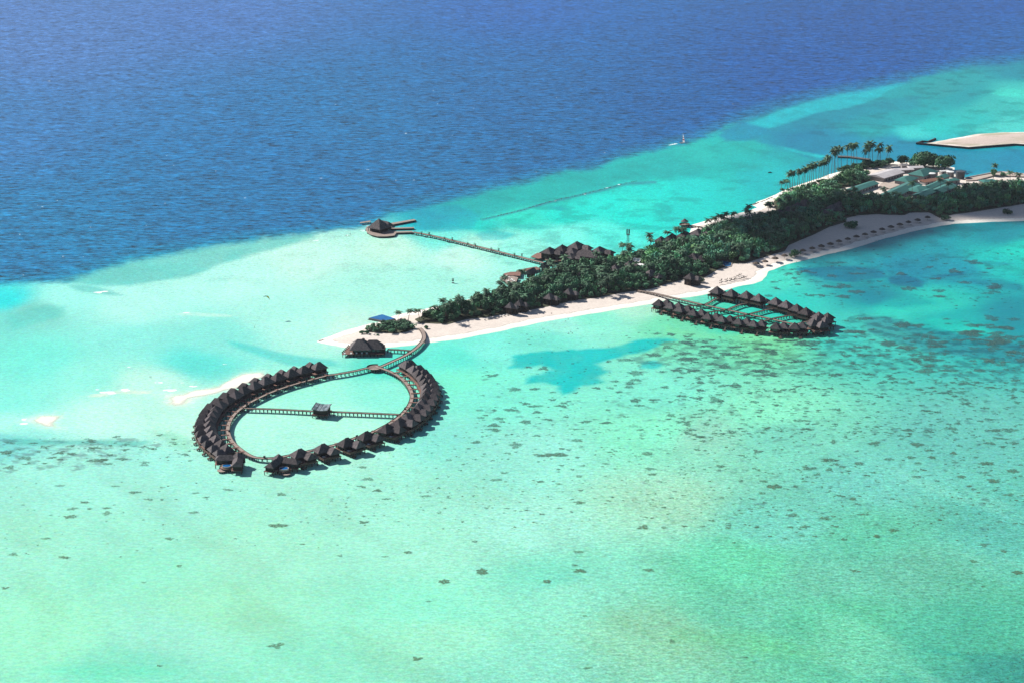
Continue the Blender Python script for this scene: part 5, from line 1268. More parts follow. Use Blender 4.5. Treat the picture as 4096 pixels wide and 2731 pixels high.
def cleared(x, y, top=8.5):
    for hx, hy, r, z in HOUSES:
        dx, dy = x - hx, y - hy
        if dx * dx + dy * dy < (r * .72) ** 2: return True
        # keep the sight line to each roof open: the wood is thinner on the side towards the shore it faces
        if -r * 2.3 < dy < 0 and abs(dx) < r * .55: return 'low'
    return False
sites = []
for x, y, dd in scatter(WOOD, 4.9, 1.6): sites.append((x, y, dd, 'wood'))
for x, y, dd in scatter(CLUMP, 3.4, 0.8): sites.append((x, y, dd, 'clump'))
trees = []
for x, y, dd, wk in sites:
    cl = cleared(x, y)
    if cl is True: continue
    edge = smooth(0, 14, dd)
    s = (0.66 + 0.42 * edge) * rt.uniform(.82, 1.25); h = (0.55 + 0.80 * edge) * rt.uniform(.78, 1.25)
    if wk == 'clump': s, h = rt.uniform(.55, .8), rt.uniform(.45, .62)
    if cl == 'low': h *= .62; s *= .85
    u, v = chart(x, y)
    trees.append((float(v), x, y, s, h, wk, float(u)))
trees.sort(reverse=True)
inframe = [t for t in trees if -60 < t[6] < 4160]
near = inframe[:285]; near_set = set(id(t) for t in near)
LAND = [(c3((1712, 512))[0][0], 'the island boardwalk\'s upper end'), (1990, 'the white sun beds under the trees'), (2200, 'the pale square roof by the beach'), (2430, 'the beach end of the villa boardwalk'), (2600, 'the beach end of the villa boardwalk'), (2740, 'the pointed hut roof by the beach'), (2900, 'the blue beach pool'), (3150, 'the first shaded beach parasols'), (3500, 'the shaded parasol beach')]
_tl = []
for t in near:
    v, x, y, s, h, wk, u = t
    lm = min(LAND, key=lambda L: abs(L[0] - u))[1]
    if wk == 'clump':
        lab = 'dense shrub tree in the dark green island tip clump'; gr = 'shrub trees of the island tip clump'
    else:
        size = 'tall spreading' if s * h > 1.05 else ('low bushy' if h < .72 else 'middle-sized')
        lab = f'{size} broadleaf tree near {lm}'; gr = f'canopy trees near {lm}'
    _tl.append((tree((x, y, 1.0), s, h, lab, gr), lab, gr, u))
rank_labels(_tl, 'tree')
rest = [t for t in trees if id(t) not in near_set]
Vs, Fs, Cs = [], [], []; n0 = 0
for t in rest:
    v, x, y, s, h, wk, u = t
    V, F, cl = CROWNS[rt.integers(0, 7)]
    k = 300 if v < 930 else 380
    if not (-60 < u < 4160): k = 70
    V = V[:4 * k]; F = F[:k]; cl = cl[:4 * k]
    a = rt.uniform(0, 6.28); ca, sa = math.cos(a), math.sin(a); g = 1.0 if k > 100 else 1.0
    P = np.stack([(V[:, 0] * ca - V[:, 1] * sa) * s + x, (V[:, 0] * sa + V[:, 1] * ca) * s + y, (V[:, 2] + .9) * h + 1.0], 1)
    Vs.append(P); Fs.append(F + n0); Cs.append(cl * rt.choice((.6, .85, 1.0, 1.2, 1.7)) * np.array((rt.uniform(.75, 1.3), 1, rt.uniform(.8, 1.3)))); n0 += len(P)
me = np_mesh('forest', np.concatenate(Vs), np.concatenate(Fs), np.concatenate(Cs)); me.materials.append(M_LEAF)
wood = bpy.data.objects.new('forest', me); C.objects.link(wood)
tag(wood, 'dense dark green forest canopy covering the far half of the island', 'forest', kind='stuff')
print('trees', len(trees), 'single', len(near), 'forest quads', n0 // 4)

# leaf litter and undergrowth under the wood: one dark ground sheet following the wood's outline
Wv = GP(WOOD); 
tag(MB().prism([(p.x, p.y) for p in Wv], 0.4, 1.68).build('forest_floor', mat('leaf_litter', (0.075, 0.075, 0.040), (0.045, 0.052, 0.028), scale=0.3, rough=0.95, detail=6)), kind='structure')
tag(MB().prism([(p.x, p.y) for p in GP(CLUMP)], 0.4, 1.66).build('forest_floor', MATS['leaf_litter']), kind='structure')

# coconut palms: the tall row on the far shore (foot points), the grove behind the yard, and those rising from the wood
row = cC((290, 815), (345, 800), (395, 785), (430, 775), (470, 765), (510, 755), (545, 740), (580, 728), (610, 715), (640, 705), (665, 690), (700, 678), (735, 668), (765, 658), (800, 645), (840, 630), (880, 615), (915, 605), (950, 590), (980, 580), (1010, 575),
         (1030, 600), (1080, 530), (1120, 515), (1138, 508), (1182, 495), (1235, 450), (1325, 415), (1390, 415), (1428, 390), (1480, 380))
for k, px in enumerate(row):
    p = G(*px, 1.0); tall = k >= 21
    palm((p.x, p.y, 1.0), (21 if tall else 15.5) * random.uniform(.9, 1.1) if k > 2 else 9, 0.95, f'coconut palm in the row along the far shore, {k + 1 if k > 19 else ORD[k]} from its near end' if k < 20 else f'tall bare-trunked coconut palm on the far shore, {ORD[k - 20]} of the spaced ones', 'coconut palms along the far shore')
for k, px in enumerate(cC((1560, 400), (1650, 390), (1690, 385), (1720, 400), (1790, 380), (1830, 390), (1850, 400), (1940, 370), (1985, 365), (1600, 410))):
    p = G(*px, 1.0); palm((p.x, p.y, 1.0), random.uniform(13, 23), 1.0, f'coconut palm in the grove behind the white workshop roof, {ORD[k]} from the left', 'coconut palms behind the workshop')
tip = [((1380, 345), 7), ((1540, 350), 8.5), ((1720, 330), 8), ((1890, 290), 9), ((2120, 230), 11)]
for k, (px, H) in enumerate(tip):
    p = G(*c3((px[0], px[1] + 70))[0], 1.0); palm((p.x, p.y, 1.0), H, 0.9, f'coconut palm behind the infinity pool, {ORD[k]} from the pool', 'coconut palms near the infinity pool')
gx = np.random.default_rng(12)
WW = np.array([(p.x, p.y) for p in GP(WOOD)])
extra_p = []
while len(extra_p) < 110:
    u0, v0 = gx.uniform(1750, 4096), gx.uniform(780, 1290); q = G(u0, v0)
    if sdist(np.array([q.x]), np.array([q.y]), WW)[0] > 5 and not cleared(q.x, q.y): extra_p.append([(u0, v0)])
wp = [cA((135, 1000)), cA((220, 960)), cA((430, 880)), cA((830, 720)), cA((870, 760)), cA((950, 800)), cA((1000, 780)), cA((1060, 700)), cA((1440, 640)), cA((1810, 520)), cA((1885, 520)), cA((2195, 420)), cB((210, 860)), cB((450, 780)), cB((590, 760)), cB((660, 740)), cB((700, 750)), cB((1070, 600)),
      cB((1240, 550)), cB((1360, 520)), cB((1420, 490)), cB((1520, 470)), cB((1670, 430)), cB((1690, 440)), cB((1750, 400)), cB((2050, 370)), cD((290, 1330)), cD((430, 1340)), cD((600, 1200)), cD((1045, 1140)), cD((1145, 1190)), cD((1870, 920)), cD((2130, 1010)), cD((2270, 1030))] + extra_p
_pl = []
for k, px in enumerate(wp):
    p = G(*px[0], 1.2)
    where = 'the lounger terraces' if px[0][0] < 2200 else ('the lodges and mast' if px[0][0] < 2600 else ('the far beach and gazebo' if px[0][0] < 3150 else 'the green-roofed service blocks'))
    _pl.append((palm((p.x, p.y, 1.0), random.uniform(10.5, 14.0), 1.0, 'x', None), f'coconut palm rising above the canopy near {where}', f'palms above the canopy near {where}', px[0][0]))
rank_labels(_pl, 'palm tree')
# lone bushes and big round trees
for px, s, h, lab in ((cB((970, 1370))[0], 1.65, 1.5, 'bright green round bush on the beach below the pointed hut roof'), (c5((1000, 222))[0], 3.1, 2.3, 'large round bush alone on the shaded parasol beach'), (c5((548, 445))[0], 2.3, 2.6, 'round bush between parasols on the shaded beach'),
                      (c5((2222, 112))[0], 1.9, 2.0, 'dark bush over a white boat on the right-hand beach'), (c5((1740, 155))[0], 2.0, 1.6, 'low bush jutting onto the beach at the end of the parasol row'), (c3((815, 605))[0], 0.9, 0.9, 'small round bush nearest the western sand tip'), (c3((895, 600))[0], 1.1, 1.0, 'small round bush joined to the island tip clump'),
                      (c3((1060, 632))[0], 0.55, 0.55, 'tiny round bush on sand in front of the island tip clump'), (c3((1828, 528))[0], 0.85, 1.0, 'small bush right of the island boardwalk\'s upper end'), (cB((2060, 185))[0], 2.0, 1.9, 'dark round bush on the corner of the far beach')):
    p = G(*px, 1.2); bush((p.x, p.y, 1.0), s, h, lab)
for px, s, h, lab in ((cD((800, 745))[0], 2.6, 2.2, 'biggest round dark tree behind the green hip roof'), (cD((690, 725))[0], 2.0, 1.8, 'left half of the great round tree group behind the tin sheds'), (cD((1110, 775))[0], 2.3, 2.0, 'great round tree at the water right of the biggest one'), (cD((450, 700))[0], 1.2, 1.3, 'round tree beside the small grey gabled store'),
                      (cD((1870, 880))[0], 0.8, 1.0, 'small rounded tree on the quay beside the boats'), (cD((2025, 885))[0], 0.6, 0.6, 'low round shrub tree on the quay near the white boat'), (cD((930, 740))[0], 2.0, 1.7, 'round tree filling the gap between the two great ones')):
    p = G(*px, 1.2)
    e = empty('round_tree', (p.x, p.y, 1.0), random.uniform(0, 6.28)); e.scale = (s * 2.2, s * 2.2, h * 2.6)
    inst('crown', random.choice(BIG_ME), e); t_ = inst('trunk', TRUNK_ME, e); t_.scale = (.4, .4, .3)
    tag(e, lab, 'tree', 'round trees of the service yard')
# scrub at the feet of the shore palms and behind the workshop
for k, px in enumerate(cC((310, 800), (400, 800), (480, 790), (560, 772), (640, 745), (720, 722), (800, 698), (880, 672), (960, 640), (1250, 500), (1300, 480), (1380, 470), (1450, 450), (1520, 430), (1590, 420), (1660, 410), (1730, 410), (1800, 400), (1870, 395), (1940, 385), (1990, 380), (1480, 470), (1600, 450), (1720, 440), (1840, 430))):
    p = G(*px, 1.2)
    bush((p.x, p.y, 1.0), random.uniform(1.0, 1.9) * (1.5 if k > 8 else 1), random.uniform(.9, 1.5) * (1.7 if k > 8 else .8), f'scrubby bush at the feet of the shore palms, {ORD[k]} from the row\'s near end' if k < 9 else f'scrubby bush in the thicket behind the workshop, {ORD[k - 9]} from the left', 'scrub bushes on the far shore')
place_house(c3((1420, 372))[0], 5.6, 0.85, -30, 'low thatched bar roof behind the island tip clump', GF)

# ================================================================== CORAL HEADS AND REEF PATCHES
def coral_material():
    m, nt, b = nodes_of('coral_reef_flat')
    at = nd(nt, 'ShaderNodeAttribute', attribute_name='tint')
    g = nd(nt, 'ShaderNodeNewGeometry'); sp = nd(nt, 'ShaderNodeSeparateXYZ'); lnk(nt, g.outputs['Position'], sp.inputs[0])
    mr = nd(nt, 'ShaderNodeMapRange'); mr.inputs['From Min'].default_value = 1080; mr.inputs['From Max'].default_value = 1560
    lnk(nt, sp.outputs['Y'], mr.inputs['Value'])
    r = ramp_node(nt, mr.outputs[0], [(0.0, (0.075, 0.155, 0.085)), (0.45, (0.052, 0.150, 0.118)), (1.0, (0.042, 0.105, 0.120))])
    n = noise_node(nt, 0.28, 5, 0.65, coord='Object')
    tc = nd(nt, 'ShaderNodeNewGeometry')
    lnk(nt, tc.outputs['Position'], n.inputs['Vector'])
    n.inputs['Scale'].default_value = 0.45
    r2 = ramp_node(nt, n.outputs['Fac'], [(0.30, (0.62, 0.66, 0.68)), (0.52, (1.0, 1.0, 1.0)), (0.72, (2.0, 1.35, 1.05))])
    mx = nd(nt, 'ShaderNodeVectorMath', operation='MULTIPLY'); lnk(nt, r.outputs[0], mx.inputs[0]); lnk(nt, r2.outputs[0], mx.inputs[1])
    lnk(nt, mx.outputs[0], b.inputs['Base Color'])
    b.inputs['Roughness'].default_value = 0.5; b.inputs['Specular IOR Level'].default_value = 0.2
    # the rim of every patch dips under clear water
    se = nd(nt, 'ShaderNodeSeparateXYZ'); lnk(nt, at.outputs['Color'], se.inputs[0])
    oi = nd(nt, 'ShaderNodeObjectInfo')
    a1 = nd(nt, 'ShaderNodeMath', operation='MULTIPLY_ADD'); lnk(nt, oi.outputs['Random'], a1.inputs[0]); a1.inputs[1].default_value = -0.34; a1.inputs[2].default_value = 0.84
    a2 = nd(nt, 'ShaderNodeMath', operation='MULTIPLY'); lnk(nt, a1.outputs[0], a2.inputs[0]); lnk(nt, se.outputs[0], a2.inputs[1])
    n2 = nd(nt, 'ShaderNodeTexNoise'); n2.inputs['Scale'].default_value = 0.9; n2.inputs['Detail'].default_value = 4; lnk(nt, tc.outputs['Position'], n2.inputs['Vector'])
    r3 = ramp_node(nt, n2.outputs['Fac'], [(0.36, (0.30, 0.30, 0.30)), (0.56, (1, 1, 1))])
    a3 = nd(nt, 'ShaderNodeMath', operation='MULTIPLY'); lnk(nt, a2.outputs[0], a3.inputs[0]); lnk(nt, r3.outputs[0], a3.inputs[1])
    lnk(nt, a3.outputs[0], b.inputs['Alpha'])
    return m
M_CORAL = coral_material()
def coral_arrays(seed):
    g = np.random.default_rng(seed); n = 30
    th = np.linspace(0, 2 * np.pi, n, endpoint=False)
    r = np.ones(n)
    for k in range(2, 9): r += g.normal() * .34 / k ** .8 * np.cos(k * th + g.uniform(0, 6.28))
    r = np.clip(r + g.normal(size=n) * .07, .35, 1.5); r /= r.max()
    V = [(0, 0, .28)]; T = [1.0]
    for f, z, a in ((.40, .26, 1.0), (.80, .14, .95), (1.0, .03, 0.0)):
        jit = g.normal(size=n) * .04
        for i in range(n): V.append(((f + jit[i] * (f < 1)) * r[i] * math.cos(th[i]), (f + jit[i] * (f < 1)) * r[i] * math.sin(th[i]), z)); T.append(a)
    F = [(0, 1 + i, 1 + (i + 1) % n, 1 + (i + 1) % n) for i in range(n)]
    Q = []
    for k in range(2):
        for i in range(n): Q.append((1 + k * n + i, 1 + (k + 1) * n + i, 1 + (k + 1) * n + (i + 1) % n, 1 + k * n + (i + 1) % n))
    return np.array(V), [f[:3] for f in F], Q, np.array(T)
def coral_mesh(name, parts):
    """parts: list of (V, tris, quads, T)"""
    me = bpy.data.meshes.new(name); vs = []; fs = []; ts = []
    for V, tr, q, T in parts:
        o = len(vs); vs += [tuple(v) for v in V]; fs += [tuple(i + o for i in f) for f in tr] + [tuple(i + o for i in f) for f in q]; ts += list(T)
    me.from_pydata(vs, [], fs); me.update()
    a = me.color_attributes.new('tint', 'FLOAT_COLOR', 'POINT'); cc = np.ones((len(vs), 4), np.float32); cc[:, :3] = np.array(ts)[:, None]; a.data.foreach_set('color', cc.ravel())
    me.materials.append(M_CORAL)
    return me
CV = [coral_arrays(400 + k) for k in range(14)]
CORAL_ME = [coral_mesh(f'coral_mesh_{k}', [c]) for k, c in enumerate(CV)]
cF2 = crop(1300, 1700, 1.5207)
def lst(cr, sc, txt, where):
    out = []
    for q in txt.split(';'):
        x, y, w, h = (float(v) for v in q.split(','))
        (px, py), = cr((x, y)); out.append((px, py, w / sc, h / sc, where))
    return out
corals = []
corals += lst(cF1, 1.5207, '1710,420,80,26;1385,392,75,24;1180,530,80,24;650,535,85,28;440,508,80,20;430,555,105,30;515,468,70,18;650,503,70,16;905,450,75,18;820,408,100,22;700,370,65,14;365,367,70,14;1690,610,130,45;1030,690,80,20;280,688,75,18;80,785,85,24;390,803,85,24;30,990,60,20;1680,1340,125,45;970,1462,60,16;1090,855,60,18;875,955,45,14;1190,412,60,14;1840,723,45,14;545,508,45,16;1255,438,60,12;985,378,50,14;985,452,40,12', 'in the left foreground below the ring')
corals += lst(cF2, 1.5207, '920,103,80,28;1160,120,90,55;1390,180,220,34;1535,92,100,24;1560,130,55,14;1960,172,90,26;1980,265,90,22;1990,298,70,20;1090,290,70,16;1040,332,90,24;1310,342,60,20;1545,310,50,20;1505,268,40,14;260,327,85,28;320,397,80,20;225,373,75,16;615,430,85,20;370,448,65,18;230,255,80,18;235,590,80,24;235,552,50,12;505,773,70,20;725,950,90,30;955,890,90,44;1550,470,90,26;1110,505,50,14;1935,620,90,34;1545,770,80,24;1550,885,90,36;1970,880,85,28;1350,950,70,26;1520,850,60,14;630,1070,50,18;560,1420,80,34;1600,1475,75,22;2110,1312,50,28;1580,1158,45,12;1155,618,35,12;910,706,50,16;365,798,55,14;90,793,55,14;2060,620,50,22;1040,30,90,24;1110,170,60,18;1020,215,40,12;1300,180,80,20', 'in the centre foreground shallows')
corals += lst(cF3, 1.5207, '350,42,85,24;165,70,70,20;140,148,55,18;410,183,60,16;510,160,80,28;285,250,70,22;545,340,70,18;610,373,105,36;410,337,50,16;820,262,120,34;945,212,120,30;970,100,65,30;1220,110,100,34;1480,117,100,38;1550,152,75,20;1125,233,80,24;1025,252,80,20;870,300,70,22;945,270,60,32;1310,207,70,22;1440,195,80,24;1570,195,70,22;1485,230,60,16;1700,170,65,22;1735,124,50,18;1710,225,60,16;1900,233,110,30;2060,278,95,26;1750,313,60,22;1945,338,130,28;1475,312,65,22;1180,372,55,14;1010,428,70,20;1090,448,60,22;720,545,90,36;705,515,55,16;920,565,95,32;795,617,80,22;230,578,65,18;335,608,50,18;1335,638,90,30;1235,675,75,22;1035,693,50,18;1885,727,85,26;2005,765,65,22;1825,828,75,24;2090,895,80,34;1100,885,80,24;365,713,35,14;1470,493,50,16;2035,423,90,22;1330,448,40,14;795,340,60,14;1210,287,45,14;435,1410,50,16;1880,980,40,12;475,448,60,14;1920,110,90,24;2070,108,70,26;2000,130,60,18;1985,80,110,20;2040,30,140,34;1420,30,90,24;1550,38,80,24', 'in the right foreground shallows')
corals += lst(cM, 1.96, '930,575,110,40;810,565,70,24;1570,508,170,34;1440,520,60,28;1650,610,140,60;1490,675,90,26;1650,665,110,34;1610,690,90,30;1600,720,110,26;1345,728,90,24;1455,728,80,20;700,737,130,44;860,735,100,24;1000,760,60,18;1180,765,60,20;790,850,90,30;860,870,140,34;1065,868,120,28;670,900,130,44;880,918,110,26;580,968,120,30;790,993,130,36;960,975,110,24;1270,990,100,28;1420,1000,120,28;540,1020,140,36;510,1050,100,20;1650,825,100,38;1790,820,110,22;1680,865,90,30;1930,942,100,34;2240,900,100,28;2100,955,80,20;1880,720,80,34;2160,685,80,28;1860,600,60,22;2130,588,90,24;1800,470,150,44;1900,410,120,30;2030,455,120,34;2200,450,150,60;2280,820,150,60;2160,745,100,28;530,630,140,30;2040,370,120,26;1930,310,120,26;1820,305,90,22;2080,310,110,20;1690,1055,90,18;2070,1060,80,18;2160,1110,90,28;1435,900,70,18;1520,760,70,22;450,785,60,16;2350,560,120,40;2100,500,110,26', 'around the blue sand hole')
rc_ = np.random.default_rng(77)
ISL_C = [p for p in ISLAND[::2]]
def free_water(px, py):
    ok = sdist(px, py, ISLAND) < -14
    ok &= sdist(px, py, [(780, 1480), (1300, 1440), (1800, 1440), (1800, 1700), (1250, 1900), (840, 1880)]) < 0
    ok &= sdist(px, py, c4((130, 300), (850, 120), (2120, 420), (2160, 640), (1500, 690), (700, 560), (150, 440))) < 0
    return ok
def field(cr, sc, n, x0, x1, y0, y1, w0, w1, asp, where, skew=0.0, pw=1.0):
    m = n * 6
    x, y = rc_.uniform(x0, x1, m), rc_.uniform(y0, y1, m)
    (ox, oy), = cr((0, 0)); px, py = ox + x / sc, oy + y / sc
    ok = free_water(px, py)
    if skew: ok &= rc_.uniform(size=m) < ((x - x0) / (x1 - x0)) ** skew * .9 + .1
    w = w0 + (w1 - w0) * rc_.uniform(size=m) ** pw; h = w * asp * rc_.uniform(.8, 1.25, m)
    for i in np.nonzero(ok)[0][:n]: corals.append((float(px[i]), float(py[i]), float(w[i] / sc), float(h[i] / sc), where))
field(cR, 1.651, 95, 1100, 2400, 780, 1130, 60, 190, .24, 'in the reef belt right of the villas', skew=.35, pw=1.5)
field(cR, 1.651, 60, 0, 1300, 930, 1160, 50, 150, .24, 'in front of the near villa row', pw=1.6)
field(cR, 1.651, 95, 0, 2330, 1140, 1560, 35, 100, .27, 'scattered below the reef belt on the right', pw=1.4)
field(cR, 1.651, 40, 760, 2250, 400, 640, 40, 140, .20, 'in the teal lagoon by the parasols', pw=1.3)
field(cR, 1.651, 25, 620, 1000, 450, 640, 30, 80, .22, 'between parasol beach and far villa row', pw=1.2)
field(cO, 1.651, 48, 10, 1000, 1395, 1600, 35, 110, .26, 'on the reef flat left of the ring', pw=1.5)
field(cO, 1.651, 20, 960, 1290, 1380, 1560, 20, 60, .28, 'on the reef flat left of the ring')
field(cM, 1.96, 45, 420, 2340, 780, 1130, 30, 80, .26, 'below the blue sand hole')
corals.sort(key=lambda c: -c[2] * c[3])
named, extra = corals[:298], corals[298:]
# countless specks between the patches
n_before = len(corals)
for args in ((cR, 1.651, 900, 0, 2330, 900, 1568, 8, 34, .3, ''), (cF2, 1.5207, 500, 0, 2129, 0, 640, 8, 30, .34, ''), (cF3, 1.5207, 850, 0, 2129, 0, 640, 8, 30, .34, ''), (cF1, 1.5207, 150, 0, 2129, 340, 800, 8, 28, .34, ''), (cM, 1.96, 420, 400, 2350, 180, 1137, 8, 34, .3, ''),
             (cR, 1.651, 220, 800, 2311, 300, 720, 10, 40, .25, ''), (cO, 1.651, 90, 0, 1290, 1400, 1600, 8, 30, .3, ''), (cF3, 1.5207, 40, 0, 2129, 640, 1400, 6, 16, .4, ''), (cR, 1.651, 300, 0, 2330, 900, 1300, 28, 80, .25, ''), (cR, 1.651, 300, 0, 2330, 1200, 1568, 24, 60, .27, ''), (cF3, 1.5207, 170, 0, 2129, 0, 700, 24, 60, .30, ''), (cF2, 1.5207, 60, 500, 2129, 0, 600, 24, 55, .30, ''), (cF3, 1.5207, 120, 1750, 2129, 1380, 1560, 5, 18, .4, '')):
    field(*args, pw=1.8)
specks = extra + corals[n_before:]
def coral_xf(c):
    px, py, w, h = c[:4]
    a = G(px - w / 2, py); b = G(px + w / 2, py); t = G(px, py - h / 2); u = G(px, py + h / 2)
    return (a + b) / 2, (b - a).length / 2 * 1.12, (t - u).length / 2 * 1.12
_cl = []
for k, c in enumerate(named):
    p, rx, ry = coral_xf(c)
    o = bpy.data.objects.new('coral_patch', CORAL_ME[k % 14]); C.objects.link(o)
    o.location = (p.x, p.y, 0.0); o.rotation_euler = (0, 0, rc_.uniform(-.35, .35) + (math.pi if k % 2 else 0)); o.scale = (rx, ry, min(1.0, .35 + rx * .06))
    sz = 'broad' if c[2] * c[3] > 1500 else ('middle-sized' if c[2] * c[3] > 620 else 'small')
    _cl.append((o, f'{sz} dark coral patch {c[4]}', f'coral patches {c[4]}', c[0]))
rank_labels(_cl, 'coral')
parts = []
for k, c in enumerate(specks):
    p, rx, ry = coral_xf(c); V, tr, q, T = CV[k % 14]
    if rx < 3.2:   # low counts for the tiny ones: every third rim vertex
        ids = [0] + [1 + r_ * 30 + i for r_ in range(3) for i in range(0, 30, 3)]; V = V[ids]; T = T[ids]; m_ = 10
        tr = [(0, 1 + i, 1 + (i + 1) % m_) for i in range(m_)]; q = [(1 + r_ * m_ + i, 1 + (r_ + 1) * m_ + i, 1 + (r_ + 1) * m_ + (i + 1) % m_, 1 + r_ * m_ + (i + 1) % m_) for r_ in range(2) for i in range(m_)]
    a = rc_.uniform(-.4, .4); ca, sa = math.cos(a), math.sin(a)
    x = V[:, 0] * rx; y = V[:, 1] * ry
    parts.append((np.stack([x * ca - y * sa + p.x, x * sa + y * ca + p.y, V[:, 2] * .5], 1), tr, q, T * rc_.uniform(.6, 1)))
sp_o = link_mesh('coral_specks', coral_mesh('coral_specks', parts)); tag(sp_o, 'countless small coral heads scattered through the shallow lagoon', 'coral', kind='stuff')

# ================================================================== BEACH FURNITURE
pz = c5((245, 520), (315, 506), (393, 482), (468, 462), (612, 420), (685, 402), (757, 383), (828, 367), (895, 347), (965, 330), (1033, 310), (1100, 292), (1168, 273), (1235, 253), (1305, 233), (1375, 213), (1442, 196), (1515, 178), (1593, 158))
for k, px in enumerate(pz):
    p = G(*px, 1.3)
    parasol('beach_parasol', (p.x, p.y, 1.2), random.uniform(2.8, 3.2), random.uniform(3.6, 4.0), M_THATCHP, f'thatched parasol on the shaded beach, {ORD[k]} from the blue pool', group='thatched parasols along the shaded beach', thatch=True)
    make_sunbed('beach_sun_bed', (p.x + 1.9, p.y - 2.4, 1.3), R(random.uniform(-40, -10)), f'sun bed in front of the {ORD[k]} thatched parasol from the blue pool', 'sun beds under the thatched parasols', L=2.0, W=.8, m=M_WHITE if k in (0, 1, 6, 10, 18) else M_RAIL)
ch = cB((1305, 1350), (1303, 1388), (1388, 1335), (1392, 1368), (1460, 1320), (1455, 1350), (1505, 1338), (1528, 1300), (1535, 1322), (1575, 1275), (1610, 1255), (1610, 1320), (1645, 1308), (1668, 1306), (1695, 1296))
for k, px in enumerate(ch):
    p = G(*px, 1.3)
    e = empty('beach_chair', (p.x, p.y, 1.3), R(random.uniform(-60, 40))); e.scale = (1.25, 1.25, 1.25)
    MB().box(-.9, .5, -.4, .4, .34, .46).build('seat', M_WALL, e)
    MB().add([(.5, -.4, .36), (.5, .4, .36), (1.0, .4, 1.3), (1.0, -.4, 1.3), (.6, -.4, .32), (.6, .4, .32), (1.1, .4, 1.26), (1.1, -.4, 1.26)], [(0, 3, 2, 1), (4, 5, 6, 7), (0, 1, 5, 4), (1, 2, 6, 5), (2, 3, 7, 6), (3, 0, 4, 7)]).build('backrest', M_WALL, e)
    for x in (-.8, .4):
        for y in (-.36, .36): MB().box(x - .05, x + .05, y - .05, y + .05, 0, .34).build('leg', M_WALL, e)
    tag(e, f'dark reclining chair on the bright sand point, {ORD[k]} from its left end', 'beach chair', 'dark chairs on the sand point')
for k in range(9):
    t = k / 8
    p = G(1938 + 104 * t, 1280 - 22 * t, 1.3)
    make_sunbed('shore_sun_bed', (p.x, p.y, 1.3), R(-70), f'white sun bed under the beach trees, {ORD[k]} of nine from the left', 'white sun beds under the beach trees', L=2.1, W=1.1)
for px, lab in ((c3((925, 622))[0], 'white sun bed by the island tip clump, the left of two'), (c3((1000, 625))[0], 'white sun bed by the island tip clump, the right of two')):
    p = G(*px, 1.3); make_sunbed('tip_sun_bed', (p.x, p.y, 1.3), R(-50), lab, L=2.1, W=1.1)
for px, lab in ((cR((712, 428))[0], 'small white dinghy drawn up where the lit beach meets the water'), (c5((1190, 325))[0], 'pale kayak at the waterline below the parasol row'), (c5((2230, 122))[0], 'white skiff pulled up under the dark bush'), (cD((2120, 848))[0], 'white motorboat moored at the quay behind the forest'), (cA((1040, 1148))[0], 'white dinghy on the sand below the beach trees')):
    p = G(*px, 1.0); big = 'motorboat' in lab
    e = empty('small_boat', (p.x, p.y, 0.9 if not big else 0.3), R(25)); s = 2.4 if big else 1.0; e.scale = (s, s, s)
    prof = [(-1.7, .55, .0), (-1.0, .62, 0), (.4, .6, 0), (1.3, .36, .05), (1.9, .02, .12)]
    vs = []; fs = []
    for x, w, z in prof: vs += [(x, -w * .55, z), (x, -w, z + .5), (x, w, z + .5), (x, w * .55, z)]
    for i in range(4):
        a, b = i * 4, i * 4 + 4
        fs += [(a, a + 1, b + 1, b), (a + 2, a + 3, b + 3, b + 2), (a + 3, a, b, b + 3)]
    fs += [(0, 3, 2, 1), (0, 4, 7, 3)][:1]
    MB().add(vs, fs).build('hull', M_WHITE, e)
    for x in (-.9, .3): MB().box(x - .15, x + .15, -.55, .55, .32, .38).build('bench', M_RAIL, e)
    if big: MB().box(-.6, .5, -.4, .4, .4, 1.0).build('cabin', M_WHITE, e)
    tag(e, lab, 'boat')

# ================================================================== BOATS, KITE, MARKER
p = G(2729, 574, 0)
e = empty('catamaran', (p.x, p.y, 0.1), R(22))
for y in (-1.2, 1.2):
    MB().tube([(-3.2, y, .35), (-2.2, y, .2), (0, y, .2), (2.2, y, .25), (3.3, y, .55)], [.14, .36, .42, .36, .05], 8).build('hull', M_WHITE, e)
MB().box(-1.9, 1.4, -1.1, 1.1, .52, .6).build('trampoline', M_STEEL, e)
MB().tube([(.6, 0, .6), (.6, 0, 10.2)], .09, 6).build('mast', M_WHITE, e)
zs = [1.2, 3.0, 4.4, 5.4, 6.1, 6.8, 10.0]
def luff(z): t = (z - 1.2) / 8.8; return 3.4 * (1 - t) ** .8
for k in range(6):
    z0, z1 = zs[k], zs[k + 1]; a, b = luff(z0), luff(z1); bow = lambda z: .35 * math.sin((z - 1.2) / 8.8 * 3.14)
    dx, dy = .256, -.967
    vs = [(.5, 0, z0), (.5 + dx * a, dy * a, z0), (.5 + dx * b, dy * b, z1), (.5, 0, z1)]
    vs += [(x + .05, y + .06, z) for x, y, z in vs]
    MB().add(vs, [(0, 1, 2, 3), (7, 6, 5, 4), (0, 4, 5, 1), (1, 5, 6, 2), (2, 6, 7, 3), (3, 7, 4, 0)]).build('sail_panel', M_RED if k in (1, 3) else M_WHITE, e)
MB().add([(.7, 0, 1.0), (3.0, 0, .7), (.7, .05, 7.4), (.72, .06, 1.0), (3.0, .06, .7), (.72, .1, 7.4)], [(0, 1, 2), (5, 4, 3), (0, 3, 4, 1), (1, 4, 5, 2), (2, 5, 3, 0)]).build('jib', M_WHITE, e)
tag(e, 'catamaran with red and white striped sail on the open blue sea', 'sailboat')

